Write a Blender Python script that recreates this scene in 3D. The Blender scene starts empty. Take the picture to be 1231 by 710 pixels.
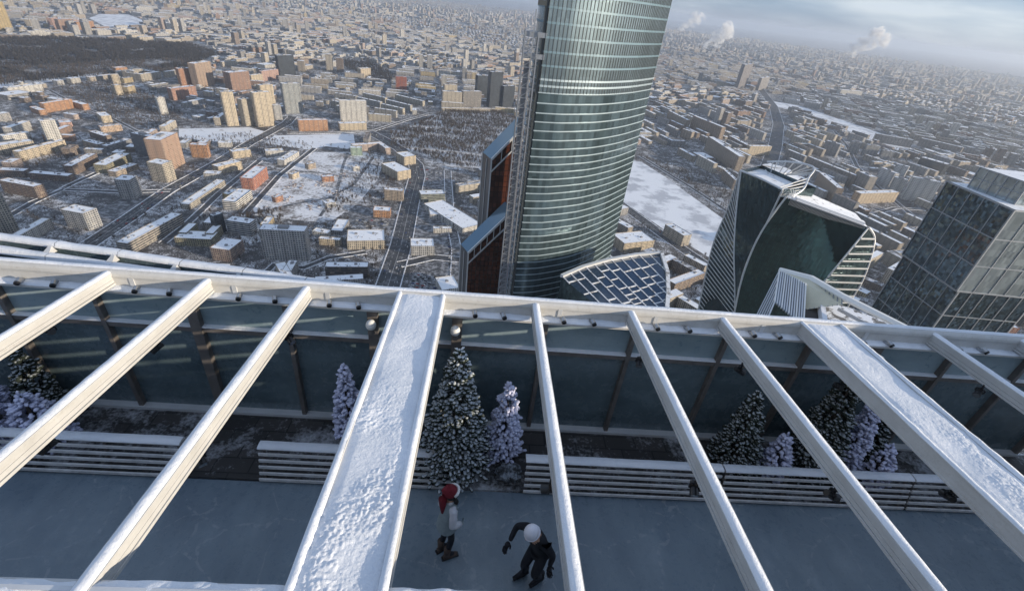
import bpy, bmesh, math, random
import numpy as np
from mathutils import Vector, Matrix, noise as mnoise

# ---------------------------------------------------------------- camera
SC = bpy.context.scene
COL = SC.collection
CAMZ = 360.0            # eye height above the streets
FZ = CAMZ - 7.2         # ice rink terrace level
IMW, IMH, FPX = 1231.0, 710.0, 565.0
PITCH, ROLL, YAW = math.radians(32.4), math.radians(7.0), math.radians(5.0)
def _cam_axes():
    cp, sp, cr, sr = math.cos(PITCH), math.sin(PITCH), math.cos(ROLL), math.sin(ROLL)
    F = np.array([0, cp, -sp]); R = np.array([1., 0, 0]); U = np.array([0, sp, cp])
    R2 = R * cr + U * sr; U2 = -R * sr + U * cr
    c, s = math.cos(YAW), math.sin(YAW)
    M = np.array([[c, s, 0], [-s, c, 0], [0, 0, 1]])
    return M @ R2, M @ U2, M @ F
CR, CU, CF = _cam_axes()
cam_d = bpy.data.cameras.new('camera'); cam = bpy.data.objects.new('camera', cam_d); COL.objects.link(cam)
cam_d.sensor_fit = 'HORIZONTAL'; cam_d.sensor_width = 36.0; cam_d.lens = 36.0 * FPX / IMW
cam_d.clip_start = 0.05; cam_d.clip_end = 120000.0
mw = Matrix(((CR[0], CU[0], -CF[0], 0), (CR[1], CU[1], -CF[1], 0), (CR[2], CU[2], -CF[2], CAMZ), (0, 0, 0, 1)))
cam.matrix_world = mw
SC.camera = cam

# ---------------------------------------------------------------- daylight
SUN_AZ = math.radians(112.0)      # clockwise from +Y
SUN_EL = math.radians(11.5)
SUN_STRENGTH = 5.0
SKY_STRENGTH = 0.115
EXPOSURE = 0.30
HAZE_DENSITY = 0.000068
W = bpy.data.worlds.new("World"); SC.world = W; W.use_nodes = True
nt = W.node_tree; nt.nodes.clear()
def N(t, kind, **kw):
    n = t.nodes.new(kind)
    for k, v in kw.items(): setattr(n, k, v)
    return n
out = N(nt, 'ShaderNodeOutputWorld'); bg = N(nt, 'ShaderNodeBackground')
sky = N(nt, 'ShaderNodeTexSky', sky_type='NISHITA'); sky.sun_disc = False
sky.sun_elevation = SUN_EL; sky.sun_rotation = SUN_AZ; sky.altitude = 350; sky.air_density = 1.0; sky.dust_density = 0.1; sky.ozone_density = 2.0
tc = N(nt, 'ShaderNodeTexCoord'); mp = N(nt, 'ShaderNodeMapping'); mp.inputs['Scale'].default_value = (1.0, 1.0, 7.0)
mp.inputs['Rotation'].default_value = (0.0, 0.05, 0.3)
nz = N(nt, 'ShaderNodeTexNoise'); nz.inputs['Scale'].default_value = 2.3; nz.inputs['Detail'].default_value = 5; nz.inputs['Roughness'].default_value = .5
rp = N(nt, 'ShaderNodeValToRGB'); rp.color_ramp.elements[0].position = .42; rp.color_ramp.elements[1].position = .62
mixc = N(nt, 'ShaderNodeMix', data_type='RGBA'); 
rp2 = N(nt, 'ShaderNodeValToRGB'); rp2.color_ramp.elements[0].position = .42; rp2.color_ramp.elements[1].position = .58
mixd = N(nt, 'ShaderNodeMix', data_type='RGBA'); mixd.inputs['A'].default_value = (1.5, 2.5, 4.6, 1); mixd.inputs['B'].default_value = (5.0, 5.6, 6.5, 1)
mul = N(nt, 'ShaderNodeMath', operation='MULTIPLY_ADD'); mul.inputs[1].default_value = .2; mul.inputs[2].default_value = .66
L = nt.links.new
L(tc.outputs['Generated'], mp.inputs['Vector']); L(mp.outputs['Vector'], nz.inputs['Vector']); L(nz.outputs['Fac'], rp.inputs['Fac'])
L(nz.outputs['Fac'], rp2.inputs['Fac']); L(rp2.outputs['Color'], mixd.inputs['Factor']); L(mixd.outputs['Result'], mixc.inputs['B']); L(rp.outputs['Color'], mul.inputs[0]); L(mul.outputs[0], mixc.inputs['Factor']); L(sky.outputs['Color'], mixc.inputs['A'])
L(mixc.outputs['Result'], bg.inputs['Color']); L(bg.outputs['Background'], out.inputs['Surface'])
bg.inputs['Strength'].default_value = SKY_STRENGTH
sd = bpy.data.lights.new('sun', 'SUN'); sun = bpy.data.objects.new('sun', sd); COL.objects.link(sun)
sd.energy = SUN_STRENGTH; sd.angle = math.radians(0.53); sd.color = (1.0, .86, .67)
sdir = Vector((math.sin(SUN_AZ) * math.cos(SUN_EL), math.cos(SUN_AZ) * math.cos(SUN_EL), math.sin(SUN_EL)))
sun.rotation_euler = sdir.to_track_quat('Z', 'Y').to_euler(); sun.location = (60, -40, 500)
SC.view_settings.view_transform = 'Standard'; SC.view_settings.look = 'None'
SC.view_settings.exposure = EXPOSURE; SC.view_settings.gamma = 1.0; SC.view_settings.use_curve_mapping = False
SC.cycles.use_denoising = True
SC.cycles.max_bounces = 5; SC.cycles.diffuse_bounces = 3; SC.cycles.glossy_bounces = 3; SC.cycles.transmission_bounces = 3
SC.cycles.volume_bounces = 2; SC.cycles.transparent_max_bounces = 6
SC.cycles.sample_clamp_indirect = 6.0

# ---------------------------------------------------------------- pixel -> place helpers (measuring only)
def ray(x, y):
    d = (x - IMW / 2) * CR - (y - IMH / 2) * CU + FPX * CF
    return d / np.linalg.norm(d)
def at_z(x, y, z=0.0):
    r = ray(x, y); t = (z - CAMZ) / r[2]; return np.array([r[0] * t, r[1] * t, z])
def at_dist(x, y, d):
    r = ray(x, y); t = d / math.hypot(r[0], r[1]); return np.array([r[0] * t, r[1] * t, CAMZ + r[2] * t])
def at_Y(x, y, Y):
    r = ray(x, y); t = Y / r[1]; return np.array([r[0] * t, Y, CAMZ + r[2] * t])
def z_over(x, y, p):
    r = ray(x, y); return CAMZ + r[2] / math.hypot(r[0], r[1]) * math.hypot(p[0], p[1])
def height_at(p, ytop):
    lo, hi = 0.0, CAMZ
    for _ in range(40):
        m = (lo + hi) / 2
        if px(np.array([p[0], p[1], m]))[1] > ytop: lo = m
        else: hi = m
    return lo
def px(p):
    q = np.array(p, float) - np.array([0, 0, CAMZ]); w = q @ CF
    if w <= 0: return (-9999., -9999.)
    return IMW / 2 + FPX * (q @ CR) / w, IMH / 2 - FPX * (q @ CU) / w
def inside(poly, x, y):
    c = False; n = len(poly); j = n - 1
    for i in range(n):
        xi, yi = poly[i][0], poly[i][1]; xj, yj = poly[j][0], poly[j][1]
        if (yi > y) != (yj > y) and x < (xj - xi) * (y - yi) / (yj - yi) + xi: c = not c
        j = i
    return c

# ---------------------------------------------------------------- object helpers
def tag(o, label=None, cat=None, group=None, kind=None):
    if label: o['label'] = label
    if cat: o['category'] = cat
    if group: o['group'] = group
    if kind: o['kind'] = kind
    return o
def thing(name, label, cat, loc=(0, 0, 0), rotz=0.0, group=None):
    o = bpy.data.objects.new(name, None); COL.objects.link(o); o.empty_display_size = .1
    o.location = loc; o.rotation_euler = (0, 0, rotz)
    return tag(o, label, cat, group)
def link_mesh(name, me, parent=None, loc=None):
    o = bpy.data.objects.new(name, me); COL.objects.link(o)
    if parent is not None: o.parent = parent
    if loc is not None: o.location = loc
    return o
def copy_tree(root, loc=None, rotz=None, label=None, group=None):
    r = root.copy(); COL.objects.link(r)
    if loc is not None: r.location = loc
    if rotz is not None: r.rotation_euler = (root.rotation_euler[0], root.rotation_euler[1], rotz)
    if label: r['label'] = label
    if group: r['group'] = group
    for ch in root.children:
        c = ch.copy(); COL.objects.link(c); c.parent = r
        for g in ch.children:
            d = g.copy(); COL.objects.link(d); d.parent = c
    return r

class MB:
    """collects shapes, then links them as one mesh object"""
    def __init__(s): s.v = []; s.f = []; s.m = []; s.cur = 0
    def mat(s, i): s.cur = i; return s
    def add(s, vs, fs):
        b = len(s.v); s.v += [tuple(map(float, q)) for q in vs]
        s.f += [tuple(b + i for i in f) for f in fs]; s.m += [s.cur] * len(fs); return s
    def box(s, c, d, rz=0.0):
        x, y, z = d[0] / 2, d[1] / 2, d[2] / 2; cs, sn = math.cos(rz), math.sin(rz); vs = []
        for dz in (-z, z):
            for dx, dy in ((-x, -y), (x, -y), (x, y), (-x, y)):
                vs.append((c[0] + dx * cs - dy * sn, c[1] + dx * sn + dy * cs, c[2] + dz))
        return s.add(vs, [(3, 2, 1, 0), (4, 5, 6, 7), (0, 1, 5, 4), (1, 2, 6, 5), (2, 3, 7, 6), (3, 0, 4, 7)])
    def prism(s, poly, z0, z1, top=True, bottom=True):
        n = len(poly); vs = [(p[0], p[1], z0) for p in poly] + [(p[0], p[1], z1) for p in poly]
        fs = [(i, (i + 1) % n, n + (i + 1) % n, n + i) for i in range(n)]
        if top: fs.append(tuple(range(n, 2 * n)))
        if bottom: fs.append(tuple(range(n - 1, -1, -1)))
        return s.add(vs, fs)
    def bar(s, a, b, w, h=None, up=(0, 0, 1)):
        a = Vector(a); b = Vector(b); d = (b - a); h = h or w
        if d.length < 1e-6: return s
        d.normalize(); u = Vector(up)
        if abs(d.dot(u)) > .98: u = Vector((0, 1, 0)) if abs(d.y) < .9 else Vector((1, 0, 0))
        r = d.cross(u).normalized(); u = r.cross(d).normalized(); vs = []
        for p in (a, b):
            for i, j in ((-1, -1), (1, -1), (1, 1), (-1, 1)): vs.append(p + r * (i * w / 2) + u * (j * h / 2))
        return s.add(vs, [(3, 2, 1, 0), (4, 5, 6, 7), (0, 1, 5, 4), (1, 2, 6, 5), (2, 3, 7, 6), (3, 0, 4, 7)])
    def tube(s, pts, rad, n=8, cap=True):
        pts = [Vector(p) for p in pts]; m = len(pts); vs = []
        rads = rad if isinstance(rad, (list, tuple)) else [rad] * m
        for i, p in enumerate(pts):
            d = (pts[min(i + 1, m - 1)] - pts[max(i - 1, 0)]).normalized()
            u = Vector((0, 0, 1)) if abs(d.z) < .95 else Vector((1, 0, 0))
            r = d.cross(u).normalized(); u = r.cross(d)
            for k in range(n):
                t = 2 * math.pi * k / n; vs.append(p + (r * math.cos(t) + u * math.sin(t)) * rads[i])
        fs = []
        for i in range(m - 1):
            for k in range(n): fs.append((i * n + k, i * n + (k + 1) % n, (i + 1) * n + (k + 1) % n, (i + 1) * n + k))
        if cap: fs += [tuple(range(n - 1, -1, -1)), tuple(range((m - 1) * n, m * n))]
        return s.add(vs, fs)
    def ball(s, c, r, nu=10, nv=7, sc=(1, 1, 1)):
        vs = [(c[0], c[1], c[2] + r * sc[2])]
        for j in range(1, nv):
            t = math.pi * j / nv
            for i in range(nu):
                p = 2 * math.pi * i / nu
                vs.append((c[0] + r * sc[0] * math.sin(t) * math.cos(p), c[1] + r * sc[1] * math.sin(t) * math.sin(p), c[2] + r * sc[2] * math.cos(t)))
        vs.append((c[0], c[1], c[2] - r * sc[2])); fs = []; e = len(vs) - 1
        for i in range(nu):
            fs.append((0, 1 + i, 1 + (i + 1) % nu)); fs.append((e, 1 + (nv - 2) * nu + (i + 1) % nu, 1 + (nv - 2) * nu + i))
            for j in range(nv - 2):
                a = 1 + j * nu; b = a + nu; fs.append((a + i, b + i, b + (i + 1) % nu, a + (i + 1) % nu))
        return s.add(vs, fs)
    def build(s, name, mats, parent=None, smooth=False, loc=None, bevel=0.0):
        me = bpy.data.meshes.new(name); me.from_pydata(s.v, [], s.f)
        for m in (mats if isinstance(mats, (list, tuple)) else [mats]): me.materials.append(m)
        me.polygons.foreach_set('material_index', s.m)
        if smooth: me.polygons.foreach_set('use_smooth', [True] * len(s.f))
        me.update()
        o = link_mesh(name, me, parent, loc)
        if bevel:
            b = o.modifiers.new('bevel', 'BEVEL'); b.width = bevel; b.segments = 2; b.limit_method = 'ANGLE'
        return o

def array_mesh(name, V, quads, mats, midx=None, uv=None, colr=None):
    """fast mesh of equal-sized faces from numpy arrays"""
    k = quads.shape[1]; me = bpy.data.meshes.new(name)
    me.vertices.add(len(V)); me.vertices.foreach_set('co', V.astype(np.float32).ravel())
    nf = len(quads); me.loops.add(nf * k); me.loops.foreach_set('vertex_index', quads.astype(np.int32).ravel())
    me.polygons.add(nf); me.polygons.foreach_set('loop_start', (np.arange(nf) * k).astype(np.int32))
    for m in (mats if isinstance(mats, (list, tuple)) else [mats]): me.materials.append(m)
    if midx is not None: me.polygons.foreach_set('material_index', midx.astype(np.int32))
    if uv is not None:
        u = me.uv_layers.new(name='UVMap'); u.data.foreach_set('uv', uv.astype(np.float32).ravel())
    if colr is not None:
        a = me.color_attributes.new('Col', 'FLOAT_COLOR', 'CORNER'); a.data.foreach_set('color', colr.astype(np.float32).ravel())
    me.polygons.foreach_set('use_smooth', np.zeros(nf, dtype=bool)); me.update(calc_edges=True); me.validate(); return me

# ---------------------------------------------------------------- materials
def mat_new(name):
    m = bpy.data.materials.new(name); m.use_nodes = True; t = m.node_tree
    b = t.nodes['Principled BSDF']; return m, t, b
def setc(b, col=None, rough=None, metal=None, spec=None, ior=None):
    if col is not None: b.inputs['Base Color'].default_value = (*col, 1)
    if rough is not None: b.inputs['Roughness'].default_value = rough
    if metal is not None: b.inputs['Metallic'].default_value = metal
    if spec is not None: b.inputs['Specular IOR Level'].default_value = spec
    if ior is not None: b.inputs['IOR'].default_value = ior
def ramp(t, src, stops):
    r = N(t, 'ShaderNodeValToRGB'); e = r.color_ramp.elements
    while len(e) < len(stops): e.new(.5)
    for i, (p, c) in enumerate(stops):
        e[i].position = p; e[i].color = (*c, 1) if len(c) == 3 else c
    t.links.new(src, r.inputs['Fac']); return r.outputs['Color']
def noise_node(t, scale, detail=4, rough=.55, vec=None, space='pos', stretch=None):
    n = N(t, 'ShaderNodeTexNoise'); n.inputs['Scale'].default_value = scale; n.inputs['Detail'].default_value = detail; n.inputs['Roughness'].default_value = rough
    if vec is None:
        if space == 'pos': vec = N(t, 'ShaderNodeNewGeometry').outputs['Position']
        else: vec = N(t, 'ShaderNodeTexCoord').outputs['Object']
    if stretch:
        m = N(t, 'ShaderNodeMapping'); m.inputs['Scale'].default_value = stretch; t.links.new(vec, m.inputs['Vector']); vec = m.outputs['Vector']
    t.links.new(vec, n.inputs['Vector']); return n.outputs['Fac']
def mathn(t, op, a, b=None, c=None):
    m = N(t, 'ShaderNodeMath', operation=op)
    for i, v in enumerate((a, b, c)):
        if v is None: continue
        if isinstance(v, (int, float)): m.inputs[i].default_value = v
        else: t.links.new(v, m.inputs[i])
    return m.outputs[0]
def mixcol(t, fac, a, b):
    m = N(t, 'ShaderNodeMix', data_type='RGBA')
    for k, v in (('Factor', fac), ('A', a), ('B', b)):
        if isinstance(v, (int, float)): m.inputs[k].default_value = v
        elif isinstance(v, tuple): m.inputs[k].default_value = (*v, 1)
        else: t.links.new(v, m.inputs[k])
    return m.outputs['Result']
def bump(t, b, h, strength=.3, dist=.05):
    n = N(t, 'ShaderNodeBump'); n.inputs['Strength'].default_value = strength; n.inputs['Distance'].default_value = dist
    t.links.new(h, n.inputs['Height']); t.links.new(n.outputs['Normal'], b.inputs['Normal'])
def plain(name, col, rough=.6, metal=0., var=.0, scale=3., spec=None):
    m, t, b = mat_new(name); setc(b, col, rough, metal, spec)
    if var:
        f = noise_node(t, scale, 4, .6, space='obj'); lo = tuple(c * (1 - var) for c in col); hi = tuple(min(1, c * (1 + var)) for c in col)
        t.links.new(ramp(t, f, [(.3, lo), (.7, hi)]), b.inputs['Base Color'])
    return m
def snow_mat(name, col=(.78, .80, .84), dirt_shade=(.35, .34, .34), scale=.25, cover=.3, bumpd=.0, space='pos', soft=.12):
    m, t, b = mat_new(name); setc(b, col, .75)
    f = noise_node(t, scale, 6, .62, space=space)
    t.links.new(ramp(t, f, [(cover, dirt_shade), (cover + soft, col)]), b.inputs['Base Color'])
    if bumpd: bump(t, b, noise_node(t, scale * 6, 5, .65, space=space), .6, bumpd)
    return m
def facade_mat(name, wx=3.0, wz=3.0, fw=.56, fh=.58, ribbon=False, glass=(.020, .026, .034)):
    """wall colour from the building's own paint attribute, windows from metre UVs"""
    m, t, b = mat_new(name); lk = t.links.new
    at = N(t, 'ShaderNodeAttribute', attribute_name='Col'); uv = N(t, 'ShaderNodeUVMap'); sp = N(t, 'ShaderNodeSeparateXYZ'); lk(uv.outputs['UV'], sp.inputs[0])
    u = mathn(t, 'DIVIDE', sp.outputs[0], wx); v = mathn(t, 'DIVIDE', sp.outputs[1], wz)
    fu = mathn(t, 'FRACT', u); fv = mathn(t, 'FRACT', v)
    inx = mathn(t, 'LESS_THAN', mathn(t, 'ABSOLUTE', mathn(t, 'SUBTRACT', fu, .5)), fw / 2)
    inz = mathn(t, 'LESS_THAN', mathn(t, 'ABSOLUTE', mathn(t, 'SUBTRACT', fv, .55)), fh / 2)
    win = inz if ribbon else mathn(t, 'MULTIPLY', inx, inz)
    wn = N(t, 'ShaderNodeTexWhiteNoise', noise_dimensions='2D'); cb = N(t, 'ShaderNodeCombineXYZ')
    lk(mathn(t, 'FLOOR', u), cb.inputs[0]); lk(mathn(t, 'FLOOR', v), cb.inputs[1]); lk(cb.outputs[0], wn.inputs['Vector'])
    gl = ramp(t, wn.outputs['Value'], [(.0, glass), (.72, tuple(c * 1.6 for c in glass)), (.9, (.16, .15, .13)), (1., (.3, .28, .24))])
    # loggia columns: every few bays the wall is glazed loggias, a little darker
    lg = mathn(t, 'LESS_THAN', mathn(t, 'FRACT', mathn(t, 'DIVIDE', u, 4.0)), .26)
    wall = mixcol(t, mathn(t, 'MULTIPLY', lg, .8), at.outputs['Color'], mixcol(t, .5, at.outputs['Color'], (.12, .12, .13)))
    st = noise_node(t, .06, 5, .65)
    wall = mixcol(t, mathn(t, 'MULTIPLY', st, .35), wall, (.16, .14, .12))
    lk(mixcol(t, win, wall, gl), b.inputs['Base Color'])
    lk(mathn(t, 'SUBTRACT', .85, mathn(t, 'MULTIPLY', win, .6)), b.inputs['Roughness'])
    return m
def glass_tower_mat(name, tint, rough=.12, refl=.35, wav=.02, panel=(1.5, 4.0), var=.5, edge=None, edgew=.06):
    """curtain-wall glass: each pane slightly different in tint and tilt; optional frame lines"""
    m, t, b = mat_new(name); lk = t.links.new
    uv = N(t, 'ShaderNodeUVMap'); sp = N(t, 'ShaderNodeSeparateXYZ'); lk(uv.outputs['UV'], sp.inputs[0])
    u = mathn(t, 'DIVIDE', sp.outputs[0], panel[0]); v = mathn(t, 'DIVIDE', sp.outputs[1], panel[1])
    cb = N(t, 'ShaderNodeCombineXYZ'); lk(mathn(t, 'FLOOR', u), cb.inputs[0]); lk(mathn(t, 'FLOOR', v), cb.inputs[1])
    wn = N(t, 'ShaderNodeTexWhiteNoise', noise_dimensions='2D'); lk(cb.outputs[0], wn.inputs['Vector'])
    big = noise_node(t, .05, 3, .5)
    fac = mathn(t, 'ADD', mathn(t, 'MULTIPLY', wn.outputs['Value'], .6), mathn(t, 'MULTIPLY', big, .4))
    lo = tuple(c * (1 - var) for c in tint); hi = tuple(c * (1 + var) for c in tint)
    colr = ramp(t, fac, [(.2, lo), (.85, hi)])
    if edge:
        fu = mathn(t, 'FRACT', u); fv = mathn(t, 'FRACT', v)
        e1 = mathn(t, 'LESS_THAN', fv, edgew); e2 = mathn(t, 'LESS_THAN', fu, edgew * panel[1] / panel[0])
        colr = mixcol(t, mathn(t, 'MAXIMUM', e1, e2), colr, edge)
    lk(colr, b.inputs['Base Color']); setc(b, None, rough, refl, .6)
    # pane-to-pane tilt
    nm = N(t, 'ShaderNodeVectorMath', operation='SUBTRACT'); nm.inputs[1].default_value = (.5, .5, .5); lk(wn.outputs['Color'], nm.inputs[0])
    ns = N(t, 'ShaderNodeVectorMath', operation='SCALE'); ns.inputs['Scale'].default_value = wav; lk(nm.outputs[0], ns.inputs[0])
    ge = N(t, 'ShaderNodeNewGeometry'); ad = N(t, 'ShaderNodeVectorMath', operation='ADD'); lk(ge.outputs['Normal'], ad.inputs[0]); lk(ns.outputs[0], ad.inputs[1])
    no = N(t, 'ShaderNodeVectorMath', operation='NORMALIZE'); lk(ad.outputs[0], no.inputs[0]); lk(no.outputs[0], b.inputs['Normal'])
    return m

M = {}
M['street_ground'] = None
def ground_mat():
    m, t, b = mat_new('city_ground'); setc(b, (.4, .4, .4), .85)
    a = noise_node(t, .012, 5, .6); c = noise_node(t, .07, 6, .7); d = noise_node(t, .45, 3, .6)
    s = mathn(t, 'ADD', mathn(t, 'ADD', mathn(t, 'MULTIPLY', a, .28), mathn(t, 'MULTIPLY', c, .40)), mathn(t, 'MULTIPLY', d, .37))
    t.links.new(ramp(t, s, [(.46, (.042, .040, .040)), (.535, (.12, .112, .108)), (.575, (.50, .50, .51)), (.64, (.80, .81, .83))]), b.inputs['Base Color'])
    return m
M['ground'] = ground_mat()
M['field'] = snow_mat('snow_field', (.80, .81, .83), (.34, .30, .26), .05, .30, .0)
def site_mat():
    m, t, b = mat_new('trampled_snow'); setc(b, (.8, .8, .8), .85)
    a = noise_node(t, .022, 6, .68); c = noise_node(t, .16, 6, .72); r = noise_node(t, .035, 5, .7, stretch=(1, 1, 1))
    k = mathn(t, 'ADD', mathn(t, 'MULTIPLY', a, .5), mathn(t, 'MULTIPLY', c, .5))
    col = ramp(t, k, [(.38, (.12, .095, .08)), (.455, (.32, .30, .285)), (.515, (.72, .72, .73)), (.62, (.82, .82, .83))])
    t.links.new(col, b.inputs['Base Color']); return m
M['site'] = site_mat()
M['ice'] = snow_mat('river_ice', (.82, .83, .85), (.50, .51, .54), .018, .42, soft=.10)  # grey patches paint tower shadows on the river along with dirt tracks
M['asphalt'] = snow_mat('wet_asphalt', (.05, .051, .055), (.17, .17, .175), .09, .34, soft=.16)
M['lot'] = snow_mat('slushy_lot', (.30, .30, .31), (.07, .07, .072), .12, .46)
M['berm'] = snow_mat('ploughed_snow', (.75, .76, .79), (.3, .29, .28), .4, .38)
M['line'] = plain('road_paint', (.6, .6, .58), .7)
M['roof'] = snow_mat('snowy_roof', (.86, .87, .89), (.25, .24, .24), .16, .31, soft=.1)
M['roof_grey'] = snow_mat('thin_snow_roof', (.62, .63, .66), (.12, .115, .11), .12, .44, soft=.14)
M['roof_brown'] = snow_mat('brown_roof', (.30, .25, .22), (.12, .09, .075), .1, .40, soft=.2)
M['roofbits'] = plain('roof_plant', (.22, .22, .23), .7, var=.4)
M['wall'] = facade_mat('facade_windows')
M['wall_ribbon'] = facade_mat('facade_ribbon', 3.0, 3.4, .5, .45, ribbon=True)
M['wall_grid'] = facade_mat('facade_grid', 4.2, 4.2, .62, .62, glass=(.05, .055, .06))
M['wall_tall'] = facade_mat('facade_tall', 3.6, 3.1, .62, .52)
M['glassblock'] = glass_tower_mat('office_glass', (.05, .06, .07), .15, .2, .03, (3, 3.6), .4, (.12, .12, .13), .08)
M['white'] = plain('white_paint', (.80, .79, .76), .45, var=.04, scale=2)
M['twig'] = plain('bare_twigs', (.085, .068, .055), .9, var=.3, scale=.2)
M['twig_dark'] = plain('wood_twigs', (.045, .04, .038), .9, var=.3, scale=.2)
M['bark'] = plain('bark', (.06, .05, .042), .9, var=.3)
# ---------------------------------------------------------------- the ground
def sheet(name, poly, z, mat, kind='structure', label=None):
    mb = MB(); mb.add([(p[0], p[1], z) for p in poly], [tuple(range(len(poly)))])
    o = mb.build(name, mat); tag(o, label, None, None, kind); return o
GP = 38000.0
gm = MB(); gm.add([(-GP, -GP, 0), (GP, -GP, 0), (GP, GP, 0), (-GP, GP, 0)], [(0, 1, 2, 3)])
tag(gm.build('ground', M['ground']), kind='structure')
hz = MB(); hz.box((0, 0, 214.5), (2 * GP + 400, 2 * GP + 400, 431))
mh = bpy.data.materials.new('city_haze'); mh.use_nodes = True; th = mh.node_tree; th.nodes.clear()
ho = N(th, 'ShaderNodeOutputMaterial'); hv = N(th, 'ShaderNodeVolumePrincipled'); th.links.new(hv.outputs[0], ho.inputs['Volume'])
hv.inputs['Color'].default_value = (.86, .92, 1.0, 1); hv.inputs['Density'].default_value = HAZE_DENSITY; hv.inputs['Anisotropy'].default_value = .6
tag(hz.build('haze', mh), kind='stuff')

def G(pts): return [at_z(*p) for p in pts]
ZONES = []        # ground polygons that the filled-in streets must keep clear of
def zone(name, pts, z, mat, kind='structure', keep=True, label=None):
    g = G(pts)
    # orientation upwards
    a = sum(g[i][0] * g[(i + 1) % len(g)][1] - g[(i + 1) % len(g)][0] * g[i][1] for i in range(len(g)))
    if a < 0: g = g[::-1]
    if keep: ZONES.append(g)
    return sheet(name, g, z, mat, kind, label) if mat else None
WOODS = G([(-60, 58), (0, 48), (60, 46), (150, 50), (232, 54), (262, 66), (215, 88), (150, 90), (60, 98), (-60, 110)])
ZONES.append(WOODS)
SCRUB = G([(60, 108), (130, 96), (200, 118), (225, 140), (185, 158), (140, 148), (100, 122)]); ZONES.append(SCRUB)
PARK = G([(500, 150), (535, 134), (600, 135), (640, 150), (625, 205), (540, 200), (505, 185), (470, 178), (470, 160)]); ZONES.append(PARK)
AVTREES = G([(412, 72), (445, 76), (478, 92), (470, 100), (440, 92), (415, 82)]); ZONES.append(AVTREES)
zone('snow_field', [(305, 238), (352, 193), (378, 183), (440, 183), (462, 188), (455, 215), (430, 245), (395, 268), (330, 262), (300, 258)], .10, M['site'])
zone('sports_field', [(318, 172), (330, 163), (425, 161), (428, 180), (392, 176), (370, 180)], .10, M['field'])
zone('stadium_field', [(107, 22), (120, 17), (155, 18), (180, 28), (172, 31), (128, 33)], .3, M['ice'])
zone('snow_strip', [(-40, 104), (0, 100), (125, 87), (127, 90), (0, 106), (-40, 111)], .12, M['ice'])
zone('snow_lawn', [(215, 155), (300, 153), (325, 160), (300, 172), (250, 170), (215, 165)], .10, M['field'])
zone('river', [(745, 190), (772, 195), (800, 213), (868, 262), (905, 295), (960, 340), (905, 345), (850, 308), (800, 277), (750, 243), (700, 214), (690, 195)], .10, M['ice'])
zone('river', [(925, 121), (960, 127), (1020, 147), (1075, 166), (1100, 181), (1088, 184), (1060, 172), (1010, 154), (955, 134), (930, 127)], .10, M['ice'])
zone('embankment_lawn', [(768, 192), (790, 178), (850, 210), (878, 232), (905, 262), (905, 290), (868, 260), (800, 211)], .06, None, keep=True)
def road(name, pts, w, mat=None, berm=True, marks=False, z=.14):
    """a carriageway along ground points (pixels), w metres wide, with ploughed snow banks as kerbs"""
    g = [Vector((*at_z(*p)[:2], 0)) for p in pts]; Lf = []; Rt = []
    for i, p in enumerate(g):
        d = (g[min(i + 1, len(g) - 1)] - g[max(i - 1, 0)]).normalized(); n = Vector((-d.y, d.x, 0)); Lf.append(p + n * w / 2); Rt.append(p - n * w / 2)
    mb = MB(); vs = [(q.x, q.y, z) for q in Rt] + [(q.x, q.y, z) for q in Lf]; n = len(g)
    mb.add(vs, [(i, i + 1, n + i + 1, n + i) for i in range(n - 1)])
    ZONES.append([np.array(q) for q in Rt] + [np.array(q) for q in Lf[::-1]])
    tag(mb.build(name, mat or M['asphalt']), kind='structure')
    if berm:
        bb = MB()
        for S in (Lf, Rt):
            for i in range(n - 1): bb.bar(S[i] + Vector((0, 0, .35)), S[i + 1] + Vector((0, 0, .35)), 1.6, .7)
        tag(bb.build('snow_bank', M['berm']), kind='structure')
    if marks:
        lm = MB()
        for i in range(n - 1):
            L_ = (g[i + 1] - g[i]).length; k = int(L_ // 12); d = (g[i + 1] - g[i]).normalized(); nn = Vector((-d.y, d.x, 0))
            for off in (-w * .22, 0, w * .22):
                for j in range(k):
                    a = g[i] + d * (j * 12) + nn * off
                    c = a + d * (12 if off == 0 else 5)
                    q = nn * .2
                    lm.add([a - q + Vector((0, 0, z + .02)), c - q + Vector((0, 0, z + .02)), c + q + Vector((0, 0, z + .02)), a + q + Vector((0, 0, z + .02))], [(0, 1, 2, 3)])
        tag(lm.build('road_markings', M['line']), kind='structure')
    return g
sheet('park_lawn', PARK if sum(PARK[i][0] * PARK[(i + 1) % len(PARK)][1] - PARK[(i + 1) % len(PARK)][0] * PARK[i][1] for i in range(len(PARK))) > 0 else PARK[::-1], .05, M['site'])
AV = road('avenue', [(462, 372), (466, 345), (482, 295), (493, 245), (502, 210), (500, 198), (482, 180), (458, 166), (442, 158)], 34, marks=True)
RB = road('avenue', [(60, 322), (110, 292), (155, 262), (200, 230), (260, 197), (300, 172), (345, 148), (352, 140)], 26, marks=True)
RC = road('street', [(196, 292), (222, 272), (262, 234), (312, 193)], 12, z=.15)
RD = road('street', [(296, 256), (335, 212), (378, 178)], 12, z=.16)
RE = road('street', [(547, 366), (549, 300), (541, 260), (538, 205)], 16, M['lot'], z=.15)
RF = road('street', [(-10, 272), (40, 243), (75, 228), (150, 231), (205, 229)], 12, z=.17)
RG = road('street', [(58, 236), (85, 222), (118, 207)], 10, z=.18)
RH = road('street', [(480, 318), (520, 309), (552, 312)], 18, z=.19)
RI = road('street', [(300, 345), (330, 318), (365, 322), (395, 310), (440, 303)], 11, z=.20)
RJ = road('street', [(60, 109), (95, 128), (130, 140), (165, 158)], 9, z=.21)
RK = road('street', [(345, 160), (400, 160), (450, 157), (490, 144), (520, 136), (600, 131)], 12, z=.22)
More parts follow.
